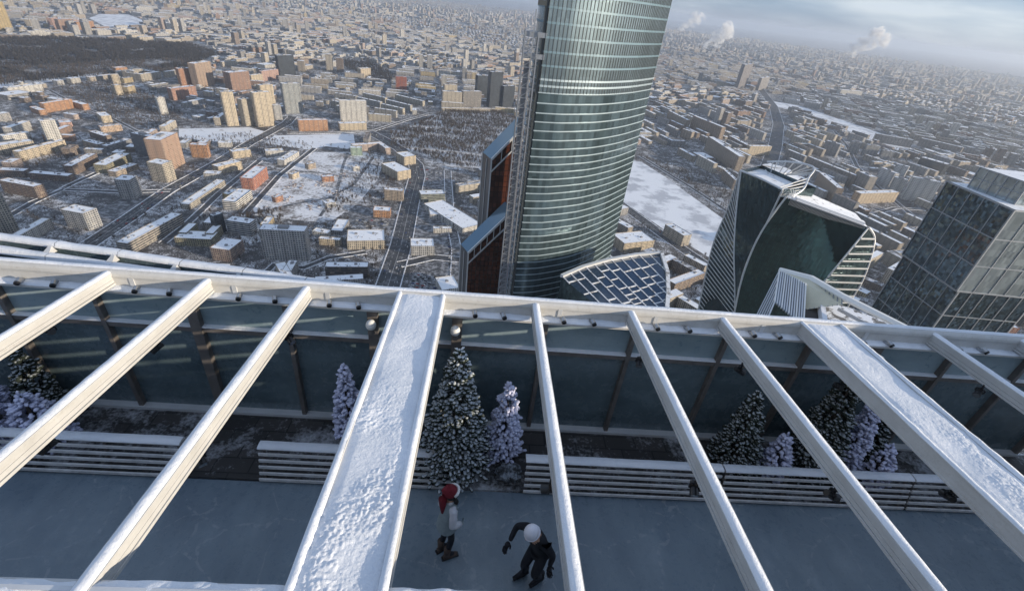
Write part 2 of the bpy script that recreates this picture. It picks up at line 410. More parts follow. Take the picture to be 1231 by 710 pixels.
RL = road('avenue', [(912, 104), (930, 128), (936, 150), (932, 175), (924, 200), (915, 225)], 46, z=.15)
RM = road('embankment_road', [(720, 225), (755, 252), (800, 285), (845, 316), (900, 356)], 26, marks=True, z=.16)
RN = road('street', [(770, 188), (830, 225), (880, 258), (905, 275)], 12, z=.17)
RO = road('street', [(1003, 158), (1018, 175), (1030, 200), (1052, 222), (1100, 262), (1130, 275)], 14, z=.18)
RQ = road('street', [(300, 258), (350, 246), (395, 238), (425, 222), (448, 190)], 7, M['lot'], berm=False, z=.24)
RS = road('street', [(352, 205), (385, 208), (430, 214)], 6, M['lot'], berm=False, z=.25)
RT = road('street', [(385, 260), (405, 230), (412, 200), (418, 184)], 6, M['lot'], berm=False, z=.26)
RP = road('street', [(1035, 262), (1075, 250), (1110, 252)], 12, z=.19)
zone('parking_lot', [(487, 352), (497, 328), (540, 328), (546, 360)], .11, M['lot'], keep=True)
zone('parking_lot', [(420, 252), (470, 246), (478, 270), (468, 276), (418, 268)], .11, M['lot'], keep=True)
zone('parking_lot', [(508, 200), (534, 206), (541, 330), (505, 325), (492, 296), (505, 240)], .09, M['lot'], keep=True)
zone('parking_lot', [(108, 258), (150, 236), (178, 240), (130, 275)], .09, M['lot'], keep=True)

# ---------------------------------------------------------------- buildings
def boxes_mesh(name, boxes, mats, wi=0, ri=1):
    """boxes: (cx,cy,z0,angle,length,width,height,(r,g,b)[,wall slot]); walls carry metre UVs and their own paint"""
    n = len(boxes); A = np.array([[b[0], b[1], b[2], b[3], b[4], b[5], b[6]] for b in boxes], float); C = np.array([b[7] for b in boxes], float)
    cx, cy, z0, an, L_, W_, H_ = A.T; cs, sn = np.cos(an), np.sin(an); V = np.zeros((n, 8, 3))
    for k, (sx, sy) in enumerate(((-1, -1), (1, -1), (1, 1), (-1, 1))):
        dx, dy = sx * L_ / 2, sy * W_ / 2
        V[:, k, 0] = V[:, k + 4, 0] = cx + dx * cs - dy * sn; V[:, k, 1] = V[:, k + 4, 1] = cy + dx * sn + dy * cs
        V[:, k, 2] = z0; V[:, k + 4, 2] = z0 + H_
    base = (np.arange(n) * 8)[:, None, None]
    F = base + np.array([[0, 1, 5, 4], [1, 2, 6, 5], [2, 3, 7, 6], [3, 0, 4, 7], [4, 5, 6, 7]])[None]
    uv = np.zeros((n, 5, 4, 2))
    for k in range(4):
        ln = L_ if k % 2 == 0 else W_
        uv[:, k, 1, 0] = uv[:, k, 2, 0] = ln; uv[:, k, 2, 1] = uv[:, k, 3, 1] = H_
    col = np.ones((n, 5, 4, 4)); col[..., :3] = C[:, None, None, :]
    wsl = np.array([b[8] if len(b) > 8 else wi for b in boxes])
    mi = np.stack([wsl, wsl, wsl, wsl, np.array([q[9] if len(q) > 9 else ri for q in boxes])], 1)
    return array_mesh(name, V.reshape(-1, 3), F.reshape(-1, 4), mats, mi.ravel(), uv.reshape(-1, 2), col.reshape(-1, 4))
def walls_mesh(L_, W_, h, col, mat, par=.9):
    """four walls, a parapet and its inner faces, open on top (the roof is its own part)"""
    o = boxes_mesh('walls', [(0, 0, 0, 0, L_, W_, h + par, col)], [mat])
    bm = bmesh.new(); bm.from_mesh(o); bm.faces.ensure_lookup_table()
    top = [f for f in bm.faces if f.normal.z > .5]
    r = bmesh.ops.inset_region(bm, faces=top, thickness=.45, use_even_offset=True)
    bmesh.ops.translate(bm, verts=list(top[0].verts), vec=(0, 0, -par - .1)); bmesh.ops.delete(bm, geom=top, context='FACES_ONLY')
    bm.to_mesh(o); bm.free(); o.update(); return o
CNT = [0]
WALLK = {'w': 'wall', 'r': 'wall_ribbon', 'g': 'wall_grid', 't': 'wall_tall', 'x': 'glassblock'}
FOOT = []        # (cx,cy,ang,L,W)
def building(name, label, cat, c, ang, L_, W_, h, col, wk='w', group=None, bits=True, seed=0, wings=()):
    r = thing(name, label, cat, (c[0], c[1], 0), ang, group); rnd = random.Random(seed + 17)
    link_mesh('walls', walls_mesh(L_, W_, h, col, M[WALLK[wk]]), r)
    rb = MB(); rb.box((0, 0, h - .1), (L_ - .92, W_ - .92, .5)); roof = rb.build('roof', M['roof' if seed % 5 else ('roof_grey' if seed % 2 else 'roof_brown')] if group else M['roof'], r)
    FOOT.append((c[0], c[1], ang, L_, W_))
    if bits and group is None:
        k = 1 if L_ < 35 else (2 if L_ < 70 else 3)
        if h > 40:
            hb = MB(); hb.box((0, 0, h + 1.7), (min(L_ * .4, 14), min(W_ * .5, 8), 3.2)); hb.build('lift_housing', M['roofbits'], roof)
        else:
            for i in range(k):
                hb = MB(); hb.box(((i + .5) / k * L_ - L_ / 2 + rnd.uniform(-3, 3), rnd.uniform(-.15, .15) * W_, h + 1.1), (rnd.uniform(2.5, 5), rnd.uniform(2, 3.5), 2)); hb.build('stairwell_head', M['roofbits'], roof)
        for i in range(min(5, int(L_ / 9))): vb = MB(); vb.box((rnd.uniform(-.46, .46) * L_, rnd.uniform(-.4, .4) * W_, h + .55), (rnd.uniform(.8, 1.7), rnd.uniform(.8, 1.7), rnd.uniform(.6, 1.4))); vb.build('roof_vent', M['roofbits'], roof)
    elif bits:
        hb = MB(); hb.box((rnd.uniform(-.3, .3) * L_, rnd.uniform(-.15, .15) * W_, h + 1.1), (rnd.uniform(3, 6), rnd.uniform(2.5, 4), 2.2)); hb.build('stairwell_head', M['roofbits'], roof)
    for (u0, v0, l2, w2, h2) in wings:     # further wings of the same house, in its own axes
        link_mesh('wing', walls_mesh(l2, w2, h2, col, M[WALLK[wk]]), r, (u0, v0, 0))
        q = MB(); q.box((u0, v0, h2 - .1), (l2 - .92, w2 - .92, .5)); q.build('wing_roof', M['roof'], r)
        a = c[0] + u0 * math.cos(ang) - v0 * math.sin(ang); b_ = c[1] + u0 * math.sin(ang) + v0 * math.cos(ang); FOOT.append((a, b_, ang, l2, w2))
    return r
cream = (.60, .50, .36); brick = (.42, .20, .11); orange = (.50, .26, .13); grey = (.30, .30, .31); lgrey = (.42, .42, .42); white = (.66, .64, .60)
tan = (.42, .34, .26); pink = (.52, .33, .27); olive = (.30, .27, .17); dark = (.08, .085, .10); red = (.40, .12, .09); brown = (.24, .17, .13); beige = (.50, .44, .35)
LM = []          # landmarks: (pixel x, pixel y, short name)
def lm(kind, cat, p0, p1, yt, depth, col, wk, label, short=None, wings=()):
    A = at_z(*p0); B = at_z(*p1); d = B - A; L_ = math.hypot(d[0], d[1]); ang = math.atan2(d[1], d[0]); h = max(4.0, height_at(A, yt))
    n = np.array([-d[1], d[0]]) / L_
    if n @ A[:2] < 0: n = -n
    c = (A[:2] + B[:2]) / 2 + n * depth / 2
    if (np.array([-math.sin(ang), math.cos(ang)]) @ n) < 0: ang += math.pi
    o = building(kind, label, cat, c, ang, L_, depth, h, col, wk, None, True, int(p0[0] * 7 + p0[1]), wings)
    if short: LM.append((*px((c[0], c[1], h * .6)), short))
    return o
AB, TB, OB, WH, HO = 'apartment_block', 'tower_block', 'office_block', 'warehouse', 'house'
a_, t_, o_, w_, h_ = 'apartment block', 'tower block', 'office building', 'warehouse', 'house'
lm(TB, t_, (60.6, 176), (78, 174), 146, 16, white, 't', 'bright white slab tower standing alone among low roofs near the left edge', 'white slab tower')
lm(AB, a_, (27, 194), (82, 179), 183, 13, cream, 'w', 'long low cream block with bare trees along its sunlit front, below the white slab tower', 'long cream block')
lm(AB, a_, (7, 173), (40, 168), 164, 14, white, 'w', 'short white block at the left edge beside the white slab tower', 'short white block')
lm(AB, a_, (-6, 187), (44, 179), 177, 20, beige, 'w', 'beige low block with broad snowy roof touching the left edge')
lm(AB, a_, (56, 136), (90, 130), 125, 13, orange, 'w', 'orange brick block of the courtyard behind the white slab tower', 'orange courtyard block')
lm(AB, a_, (49, 139), (58, 138), 133, 45, orange, 'w', 'narrow orange wing whose sunlit end closes the brick courtyard')
lm(AB, a_, (101, 133), (109, 132), 126, 50, orange, 'w', 'narrow brick block with a lit end wall right of the orange courtyard block')
lm(AB, a_, (73, 153), (88, 152), 148, 24, pink, 'w', 'small pinkish block right of the white slab tower')
lm(AB, a_, (124, 148), (136, 147), 140, 40, cream, 'w', 'tall narrow cream end of a long block facing the scrubland', 'narrow cream block')
lm(AB, a_, (123, 160), (148, 157), 153, 11, (.58, .42, .30), 'w', 'peach low block in front of the narrow cream block', 'peach block')
lm(AB, a_, (101, 176), (120, 181), 169, 15, tan, 'w', 'shaded tan slab with snowy roof, lower of a parallel pair')
lm(AB, a_, (109, 165), (127, 171), 158, 15, brown, 'w', 'shaded brown slab with snowy roof, upper of a parallel pair')
lm(AB, a_, (131, 184), (160, 175), 176, 13, grey, 'w', 'grey slab in shade left of the two dark slab towers')
lm(TB, t_, (164, 185), (187, 190), 160, 15, (.17, .18, .20), 't', 'dark grey slab tower standing left of the orange and white tower', 'dark grey slab tower')
lm(TB, t_, (204, 207), (223, 196), 169, 30, (.56, .37, .26), 't', 'orange and white stepped tower, tallest in the left quarter', 'orange and white tower')
lm(AB, a_, (91, 211), (120, 195), 200, 15, brown, 'w', 'brown slab with sunlit snowy roof lying above the crossroads')
lm(AB, a_, (131, 209), (160, 194), 199, 22, olive, 'w', 'olive yellow slab with a broad snowy roof', 'olive slab')
lm(AB, a_, (141, 213), (168, 203), 207, 17, tan, 'w', 'tan slab directly below the olive slab')
lm(TB, t_, (183, 217), (201, 220), 195, 24, beige, 't', 'beige tower with a sunlit right side by the diagonal avenue', 'beige tower')
lm(TB, t_, (145, 239), (163, 240), 216, 24, lgrey, 't', 'pale grey tower, nearer the crossroads of two on the diagonal avenue', 'pale grey tower')
lm(TB, t_, (82, 273), (108, 278), 252, 22, lgrey, 't', 'pale grey tower closest to the snowy parapet at lower left', 'lower grey tower')
lm(AB, a_, (5, 231), (47, 239), 217, 15, brown, 'w', 'brown high slab with a balconied end wall at the left edge', 'brown high slab')
lm(AB, a_, (36, 215), (84, 219), 208, 15, brown, 'w', 'long brown five storey slab lying right of the left edge', 'long brown slab')
lm(AB, a_, (-10, 212), (32, 214), 204, 15, brown, 'w', 'long brown five storey slab cut by the left edge')
lm(TB, t_, (-34, 292), (25, 278), 226, 24, (.34, .32, .28), 'w', 'tall tower with rows of balconies cut by the left edge above the parapet')
lm(OB, o_, (158, 306), (222, 269), 293, 17, (.40, .36, .31), 'r', 'very long grey tan building beside the diagonal avenue', 'long grey tan building')
lm(OB, o_, (212, 295), (256, 297), 286, 26, olive, 'w', 'olive building with a stepped snowy roof right of the long grey tan building', 'stepped olive building', wings=((-20, 18, 12, 34, 14), (16, 18, 12, 30, 14)))
lm(OB, o_, (256, 312), (279, 315), 298, 34, (.33, .24, .20), 'w', 'brownish pink block with a notched snowy roof just above the parapet', 'brown notched block')
lm(OB, o_, (275, 281), (303, 285), 265, 18, lgrey, 'r', 'concrete office block with dark recessed top floor', 'concrete office block')
lm(TB, t_, (318, 312), (371, 314), 276, 19, lgrey, 't', 'broad sixteen storey grey block, largest one above the beams', 'broad grey block')
lm(OB, o_, (262, 282), (273, 278), 260, 10, (.06, .09, .08), 'x', 'slim dark green glass building behind the stepped olive building')
lm(AB, a_, (231, 189), (251, 190), 174, 15, orange, 'w', 'orange and white nine storey block right of the orange and white tower', 'orange nine storey block')
lm(HO, h_, (263, 177), (279, 177), 172, 16, white, 'w', 'small white pavilion at the upper bend of the diagonal avenue')
lm(AB, a_, (264, 210), (292, 203), 201, 19, cream, 'w', 'cream angled block, lower of two beside the diagonal avenue', 'lower cream block')
lm(AB, a_, (281, 191), (303, 188), 183, 18, cream, 'w', 'cream angled block, upper of two beside the diagonal avenue')
lm(HO, h_, (320, 188), (342, 187), 182, 17, white, 'w', 'white round cornered hall above the snowfield', 'white hall')
lm(HO, h_, (342, 199), (360, 188), 193, 15, white, 'w', 'low white building at the corner of the snowfield')
lm(AB, a_, (306, 229), (323, 214), 215, 22, (.50, .20, .13), 'w', 'salmon red block lit by the sun at the edge of the snowfield', 'salmon red block')
lm(AB, a_, (285, 253), (304, 238), 243, 22, white, 'r', 'white block with a sunlit long wall below the salmon red block', 'white long-walled block')
lm(AB, a_, (229, 252), (272, 222), 246, 15, (.45, .41, .34), 'w', 'narrow terrace of grey cream houses between two streets')
lm(HO, h_, (276, 240), (288, 234), 234, 12, (.5, .38, .15), 'w', 'small yellow house left of the salmon red block')
lm(HO, h_, (422, 187), (436, 187), 178, 15, (.34, .45, .36), 'w', 'small pale green building beyond the snowfield')
lm(OB, o_, (462, 240), (484, 242), 228, 15, tan, 'w', 'tan brick building with a sunlit end beside the wide avenue', 'tan brick building')
lm(AB, a_, (478, 217), (494, 214), 207, 62, cream, 'w', 'cream row of houses along the wide avenue behind the tan brick building')
lm(AB, a_, (486, 199), (500, 197), 189, 36, cream, 'w', 'cream house at the top of the row by the wide avenue')
lm(OB, o_, (449, 261), (469, 262), 253, 19, orange, 'w', 'small orange brick building between car parks', 'small orange brick building')
lm(WH, w_, (418, 300), (463, 299), 290, 40, beige, 'w', 'wide beige store with a flat snowy roof beside the wide avenue', 'wide beige store')
lm(WH, w_, (398, 282), (412, 283), 277, 46, grey, 'w', 'long grey shed left of the wide beige store')
lm(WH, w_, (384, 294), (409, 296), 287, 9, cream, 'w', 'narrow cream hall lying before the grey shed')
lm(WH, w_, (376, 283), (394, 286), 278, 14, white, 'w', 'white shed with a broad roof at the corner of the snowfield')
lm(OB, o_, (392, 334), (443, 334), 321, 15, (.12, .10, .09), 'r', 'dark brown long building nearest the avenue end above the rail')
lm(WH, w_, (380, 352), (438, 348), 339, 14, grey, 'w', 'low building with a speckled snowy roof half hidden behind the rail')
lm(WH, w_, (517, 264), (537, 264), 258, 38, white, 'w', 'plain white hall with a gabled snowy roof in the car park', 'plain white hall')
lm(OB, o_, (506, 243), (535, 242), 234, 22, (.26, .28, .24), 'r', 'grey green building with crowded roof machinery')
lm(WH, w_, (556, 282), (579, 276), 275, 125, white, 'w', 'very long white roofed hall left of the copper tower', 'long white hall', wings=((-18, -30, 10, 9, 9), (-18, 0, 10, 9, 9), (-18, 30, 10, 9, 9)))
lm(OB, o_, (494, 307), (522, 307), 296, 27, lgrey, 'w', 'grey white building with rooftop boxes at the avenue junction', 'grey white building')
lm(HO, h_, (521, 280), (543, 280), 275, 9, white, 'w', 'small white strip building between car parks')
lm(WH, w_, (531, 357), (553, 354), 349, 34, white, 'w', 'white flat roofed hall beside the base of the copper tower')
lm(AB, a_, (360, 158), (395, 157), 145, 16, orange, 'w', 'orange horseshoe shaped block above the sports field', 'orange horseshoe block', wings=((-22, 26, 14, 36, 17), (22, 26, 14, 36, 17)))
lm(TB, t_, (274, 152), (288, 151), 111, 18, cream, 't', 'leftmost cream tower of the tall cluster', 'left cream tower')
lm(TB, t_, (296, 152), (307, 150), 120, 18, beige, 't', 'shorter beige tower between the taller cream towers', 'shorter beige tower')
lm(TB, t_, (311, 153), (331, 151), 112, 17, cream, 't', 'broadest cream tower of the tall cluster', 'broad cream tower')
lm(TB, t_, (319, 144), (334, 142), 103, 16, cream, 't', 'tallest cream tower standing behind the broad cream tower')
lm(TB, t_, (331, 145), (340, 144), 127, 14, lgrey, 't', 'small pale tower at the right foot of the cream tower cluster')
lm(TB, t_, (344, 137), (365, 136), 101, 18, (.36, .38, .38), 't', 'grey tower apart from and right of the cream towers', 'grey tower')
lm(TB, t_, (219, 104), (234, 103), 83, 20, brick, 't', 'brick and white tower, left one of the brick cluster', 'left brick tower')
lm(TB, t_, (240, 106), (259, 102), 77, 24, (.46, .33, .24), 't', 'tall tan and brick tower in the middle of the brick cluster', 'tan and brick tower')
lm(TB, t_, (280, 110), (303, 107), 88, 30, (.34, .2, .14), 't', 'massive dark brown brick block right of the brick cluster', 'dark brown brick block')
lm(AB, a_, (209, 121), (238, 117), 107, 18, (.45, .24, .17), 'w', 'lower salmon brick block at the foot of the brick towers', 'salmon brick block')
lm(TB, t_, (337, 93), (356, 92), 67, 18, dark, 'x', 'dark glass tower with pale ribs behind the grey tower', 'dark ribbed tower')
lm(AB, a_, (316, 98), (336, 95), 86, 12, pink, 'w', 'pink block left of the dark ribbed tower')
lm(AB, a_, (303, 101), (317, 99), 91, 14, cream, 'w', 'cream block left of the pink block')
lm(TB, t_, (141, 90), (155, 89), 82, 20, orange, 'w', 'orange sunlit block at the edge of the dark woods', 'orange block by the woods')
lm(TB, t_, (137, 102), (146, 102), 90, 14, cream, 't', 'upper yellow tower of a small group beside the scrubland', 'upper yellow tower')
lm(TB, t_, (141, 115), (149, 114), 103, 14, cream, 't', 'lower yellow tower of a small group beside the scrubland', 'lower yellow tower')
lm(TB, t_, (155, 113), (164, 111), 105, 16, (.56, .44, .26), 't', 'squat yellow block right of the lower yellow tower')
lm(TB, t_, (194, 138), (203, 137), 118, 12, white, 't', 'slim bright white tower at the edge of the scrubland', 'slim white tower')
lm(OB, o_, (12, 114), (53, 109), 106, 15, white, 'w', 'long white school building with a row of dark windows below the woods', 'white school')
lm(TB, t_, (-10, 38), (17, 37), 2, 40, (.62, .46, .20), 'r', 'huge golden hotel tower in the upper left corner', 'golden hotel tower')
lm(OB, o_, (84, 37), (115, 35), 27, 18, orange, 'w', 'orange brick building left of the stadium field', 'orange building by the stadium')
lm(TB, t_, (39, 35), (47, 34), 24, 18, beige, 't', 'short beige tower right of the golden hotel tower')
lm(TB, t_, (66, 36), (74, 35), 22, 20, pink, 't', 'short pinkish tower midway between hotel and stadium field')
lm(TB, t_, (410, 147), (442, 147), 121, 13, white, 't', 'white row of joined towers with a bright left edge', 'white joined towers')
lm(OB, o_, (409, 157), (441, 156), 149, 20, cream, 'w', 'low cream building at the foot of the white joined towers')
lm(TB, t_, (532, 128), (555, 129), 110, 18, beige, 't', 'beige tower, left of the pair above the park', 'beige park tower')
lm(TB, t_, (534, 123), (549, 123), 102, 14, beige, 't', 'taller beige tower rising behind the beige park tower')
lm(TB, t_, (556, 129), (578, 129), 110, 18, (.26, .24, .22), 't', 'brown grey tower, right of the pair above the park', 'brown grey tower')
lm(OB, o_, (573, 118), (588, 118), 91, 20, dark, 'x', 'dark glass slab left of the tall dark tower near the mast', 'dark glass slab')
lm(TB, t_, (588, 129), (602, 128), 87, 18, (.05, .06, .075), 'x', 'tallest dark tower left of the lift mast', 'tall dark tower')
lm(TB, t_, (604, 129), (617, 128), 104, 16, (.10, .09, .08), 'x', 'small dark tower partly hidden by the lift mast')
lm(TB, t_, (476, 112), (489, 113), 92, 15, (.36, .10, .06), 't', 'dark red brick tower among pale rooftops', 'dark red tower')
lm(OB, o_, (531, 134), (602, 135), 130, 10, beige, 'w', 'long low pale frontage bordering the park')
lm(TB, t_, (434, 93), (446, 92), 83, 20, cream, 'w', 'cream cube shaped block at the bottom of the dark boulevard', 'cream cube block')
ROWG = 'parallel five storey slabs in rows left of the park'
for i, (p0, p1, yt) in enumerate([((443, 145), (470, 147), 137), ((450, 138), (476, 142), 130), ((458, 132), (484, 138), 125), ((464, 127), (493, 134), 120), ((475, 120), (508, 128), 114), ((429, 124), (457, 130), 117), ((436, 118), (463, 124), 112), ((404, 134), (424, 139), 127), ((398, 128), (422, 133), 121), ((402, 118), (428, 122), 112)]):
    o = lm(AB, a_, p0, p1, yt, 13, [(.5, .45, .36), (.44, .42, .38)][i % 2], 'w', 'five storey slab in the parallel rows left of the park'); o['group'] = ROWG
lm(AB, a_, (846, 180), (882, 206), 164, 20, tan, 'w', 'long tan building with a sunlit cream end behind the twisted tower', 'long tan building')
lm(AB, a_, (829, 153), (863, 168), 139, 18, (.40, .30, .22), 'w', 'long brown building with an orange sunlit end above the river lawn', 'long brown building')
lm(AB, a_, (817, 165), (829, 169), 155, 16, tan, 'w', 'small tan block with a lit end left of the long brown building')
lm(AB, a_, (866, 215), (879, 228), 204, 11, (.36, .28, .21), 'w', 'lone brown slab on the river lawn beside the twisted tower', 'lone brown slab')
lm(OB, o_, (898, 187), (924, 187), 176, 15, cream, 'w', 'cream building with a columned front facing the wide road', 'cream columned building')
lm(AB, a_, (873, 171), (898, 185), 163, 15, brown, 'w', 'shaded brown slab leading to the cream columned building')
lm(AB, a_, (801, 142), (823, 154), 133, 15, tan, 'w', 'tan slab just right of the glass tower')
lm(AB, a_, (977, 223), (998, 243), 207, 17, (.46, .34, .24), 'w', 'tan building with a glowing orange end wall', 'orange-ended building')
lm(AB, a_, (1029, 245), (1075, 243), 233, 19, (.58, .46, .32), 'w', 'cream sunlit block with pilasters above the arch', 'cream pilaster block')
lm(AB, a_, (1003, 243), (1036, 260), 236, 17, brown, 'w', 'brown slab behind the dark green slab tower')
lm(AB, a_, (1022, 225), (1036, 232), 206, 24, (.36, .33, .30), 'w', 'grey tan corner block behind the orange-ended building')
lm(AB, a_, (965, 201), (1023, 226), 188, 15, (.33, .28, .24), 'w', 'very long grey brown slab across the street from the crown', 'very long slab')
GRG = 'white grid fronted blocks'
lm(TB, t_, (1083, 239), (1116, 246), 213, 15, (.70, .69, .66), 'g', 'largest white grid fronted block left of the stacked tower', 'large grid block')
lm(TB, t_, (1066, 230), (1082, 234), 213, 15, (.70, .69, .66), 'g', 'second white grid fronted block, left of the largest')
lm(TB, t_, (1049, 219), (1066, 227), 201, 15, (.66, .66, .66), 'g', 'third grid fronted block, farthest left of the group')
lm(TB, t_, (1071, 209), (1086, 213), 197, 15, (.66, .66, .66), 'g', 'grid fronted block standing behind the other grid blocks')
lm(OB, o_, (1100, 201), (1130, 210), 189, 32, (.16, .19, .22), 'x', 'wide blue grey glass office with a plain pale side wall', 'blue grey office')
lm(TB, t_, (986, 184), (1003, 189), 169, 18, grey, 't', 'grey corner tower beside the narrow dark street', 'grey corner tower')
lm(AB, a_, (1018, 184), (1030, 186), 170, 14, lgrey, 'r', 'pinstriped grey block, left of three beside the frozen canal')
lm(AB, a_, (1036, 188), (1052, 190), 174, 14, lgrey, 'r', 'pinstriped grey block, middle of three beside the frozen canal')
lm(AB, a_, (1056, 192), (1070, 194), 181, 14, lgrey, 'r', 'pinstriped grey block, right of three beside the frozen canal')
lm(OB, o_, (1049, 170), (1094, 178), 161, 18, (.40, .36, .32), 'r', 'long grey building with a lit end beyond the frozen canal', 'long canal building')
lm(OB, o_, (1102, 175), (1152, 187), 166, 20, (.32, .28, .25), 'w', 'long brown grey building right of the long canal building')
lm(TB, t_, (886, 108), (896, 106), 78, 22, (.22, .20, .20), 't', 'dark grey tower with shoulders rising over the right hand district', 'dark shouldered tower')
lm(TB, t_, (911, 109), (921, 107), 94, 18, (.30, .28, .27), 't', 'shorter grey tower right of the dark shouldered tower')
lm(OB, o_, (1008, 116), (1034, 118), 108, 30, white, 'r', 'white ribbed building shining in the hazy right distance', 'white ribbed building')
lm(OB, o_, (1196, 404), (1216, 407), 392, 18, (.38, .16, .10), 'w', 'red brick house with a snowy roof at the right edge above the rail')
lm(OB, o_, (1200, 372), (1226, 392), 356, 24, (.07, .075, .08), 'x', 'dark flat roofed building at the right edge behind the stacked tower')
lm(OB, o_, (796, 282), (818, 296), 270, 20, beige, 'w', 'beige building with a rounded snowy roof near the river road', 'beige river building')
lm(WH, w_, (748, 304), (784, 300), 293, 40, cream, 'w', 'cream podium with a white snowy roof right of the glass tower foot')

lm(HO, h_, (388, 219), (402, 218), 213, 12, brick, 'w', 'small brick shed standing in the trampled snowfield')
lm(HO, h_, (371, 204), (380, 202), 198, 12, tan, 'w', 'small tan shed at the upper corner of the trampled snowfield')
lm(HO, h_, (425, 206), (433, 205), 201, 10, white, 'w', 'small white cabin at the right edge of the trampled snowfield')
lm(WH, w_, (392, 250), (404, 248), 245, 16, (.5, .5, .5), 'w', 'small grey shed at the lower right corner of the trampled snowfield')
lm(HO, h_, (352, 216), (360, 213), 210, 10, cream, 'w', 'small cream hut beside the upper track across the trampled snowfield')
lm(HO, h_, (332, 244), (341, 241), 238, 10, brick, 'w', 'small brick hut at the lower left corner of the trampled snowfield')
rr = random.Random(77)
mrub = snow_mat('rubble_mix', (.20, .13, .09), (.6, .6, .61), .35, .42)
mbr = MB()
for (cx_, cy_, n_) in ((352, 224, 26), (386, 222, 22), (402, 232, 24), (376, 247, 14), (345, 240, 10), (412, 212, 12), (330, 250, 8)):
    for k in range(n_):
        q = at_z(cx_ + rr.gauss(0, 5.5), cy_ + rr.gauss(0, 2.2)); r_ = rr.uniform(1.2, 4.2); mbr.ball((q[0], q[1], .1), r_, 7, 5, (1, rr.uniform(.6, 1.3), rr.uniform(.3, .6)))
tag(mbr.build('rubble', mrub), 'brown rubble and spoil heaps scattered over the trampled snowfield', 'rubble', None, 'stuff')
# ---------------------------------------------------------------- the streets between the landmarks
ORD = ['nearest', 'second nearest', 'third nearest', 'fourth nearest', 'fifth nearest', 'sixth nearest', 'seventh nearest', 'eighth nearest', 'ninth nearest', 'tenth nearest'] + ['number %d nearest' % i for i in range(11, 60)]
NUMW = {1: 'one', 2: 'two', 3: 'three', 4: 'four', 5: 'five', 6: 'six', 7: 'seven', 8: 'eight', 9: 'nine', 10: 'ten', 11: 'eleven', 12: 'twelve'}
rng = random.Random(5)
def gdir(p, q):
    a, b = at_z(*p), at_z(*q); return math.atan2(b[1] - a[1], b[0] - a[0])
SEEDS = [(at_z(100, 190), gdir((91, 211), (120, 195))), (at_z(60, 130), gdir((56, 136), (90, 130))), (at_z(450, 110), gdir((443, 145), (470, 147))),
         (at_z(330, 62), gdir((316, 98), (336, 95))), (at_z(850, 150), gdir((829, 153), (863, 168))), (at_z(1000, 200), gdir((965, 201), (1023, 226))),
         (at_z(1100, 150), gdir((1049, 170), (1094, 178))), (at_z(200, 280), gdir((110, 292), (200, 230))), (at_z(520, 290), gdir((480, 318), (520, 309))), (at_z(20, 230), gdir((5, 231), (47, 239)))]
for i in range(26):
    az = math.radians(rng.uniform(-56, 66)); d = rng.uniform(2600, 13000); SEEDS.append((np.array([math.sin(az) * d, math.cos(az) * d, 0]), rng.uniform(0, 3.14)))
SP = np.array([s[0][:2] for s in SEEDS])
PAL = [((.54, .48, .39), 'cream'), ((.44, .38, .31), 'tan'), ((.33, .32, .31), 'grey'), ((.44, .43, .42), 'pale grey'), ((.25, .19, .15), 'brown'), ((.38, .24, .17), 'brick'), ((.62, .59, .54), 'white'), ((.48, .38, .33), 'pinkish'), ((.55, .44, .25), 'yellowish')]
def pal(right):
    r = rng.random()
    w = [.17, .12, .19, .20, .08, .06, .13, .03, .02] if not right else [.17, .24, .18, .12, .16, .05, .04, .03, .01]
    a = 0
    for (c, n), q in zip(PAL, w):
        a += q
        if r < a: break
    k = rng.uniform(.82, 1.15); return tuple(min(.8, x * k) for x in c), n
FP = np.array(FOOT)
def clashes(x, y, an, l, w, mind=7.0):
    cs, sn = math.cos(an), math.sin(an)
    pts = [(x + a * l / 2 * cs - b * w / 2 * sn, y + a * l / 2 * sn + b * w / 2 * cs) for a in (-1, -.5, 0, .5, 1) for b in (-1, 0, 1)]
    for zp in ZONES:
        for p in pts:
            if inside(zp, *p): return True
    near = FP[np.hypot(FP[:, 0] - x, FP[:, 1] - y) < l / 2 + 90]
    for (cx, cy, a2, l2, w2) in near:
        c2, s2 = math.cos(a2), math.sin(a2)
        for p in pts:
            u = (p[0] - cx) * c2 + (p[1] - cy) * s2; v = -(p[0] - cx) * s2 + (p[1] - cy) * c2
            if abs(u) < l2 / 2 + mind and abs(v) < w2 / 2 + mind: return True
        for a in (-1, 0, 1):
            for b in (-1, 0, 1):
                qx, qy = cx + a * l2 / 2 * c2 - b * w2 / 2 * s2, cy + a * l2 / 2 * s2 + b * w2 / 2 * c2
                u = (qx - x) * cs + (qy - y) * sn; v = -(qx - x) * sn + (qy - y) * cs
                if abs(u) < l / 2 + mind and abs(v) < w / 2 + mind: return True
    return False
BL = []        # (x,y,ang,l,w,h,col,colname,shape,dist)
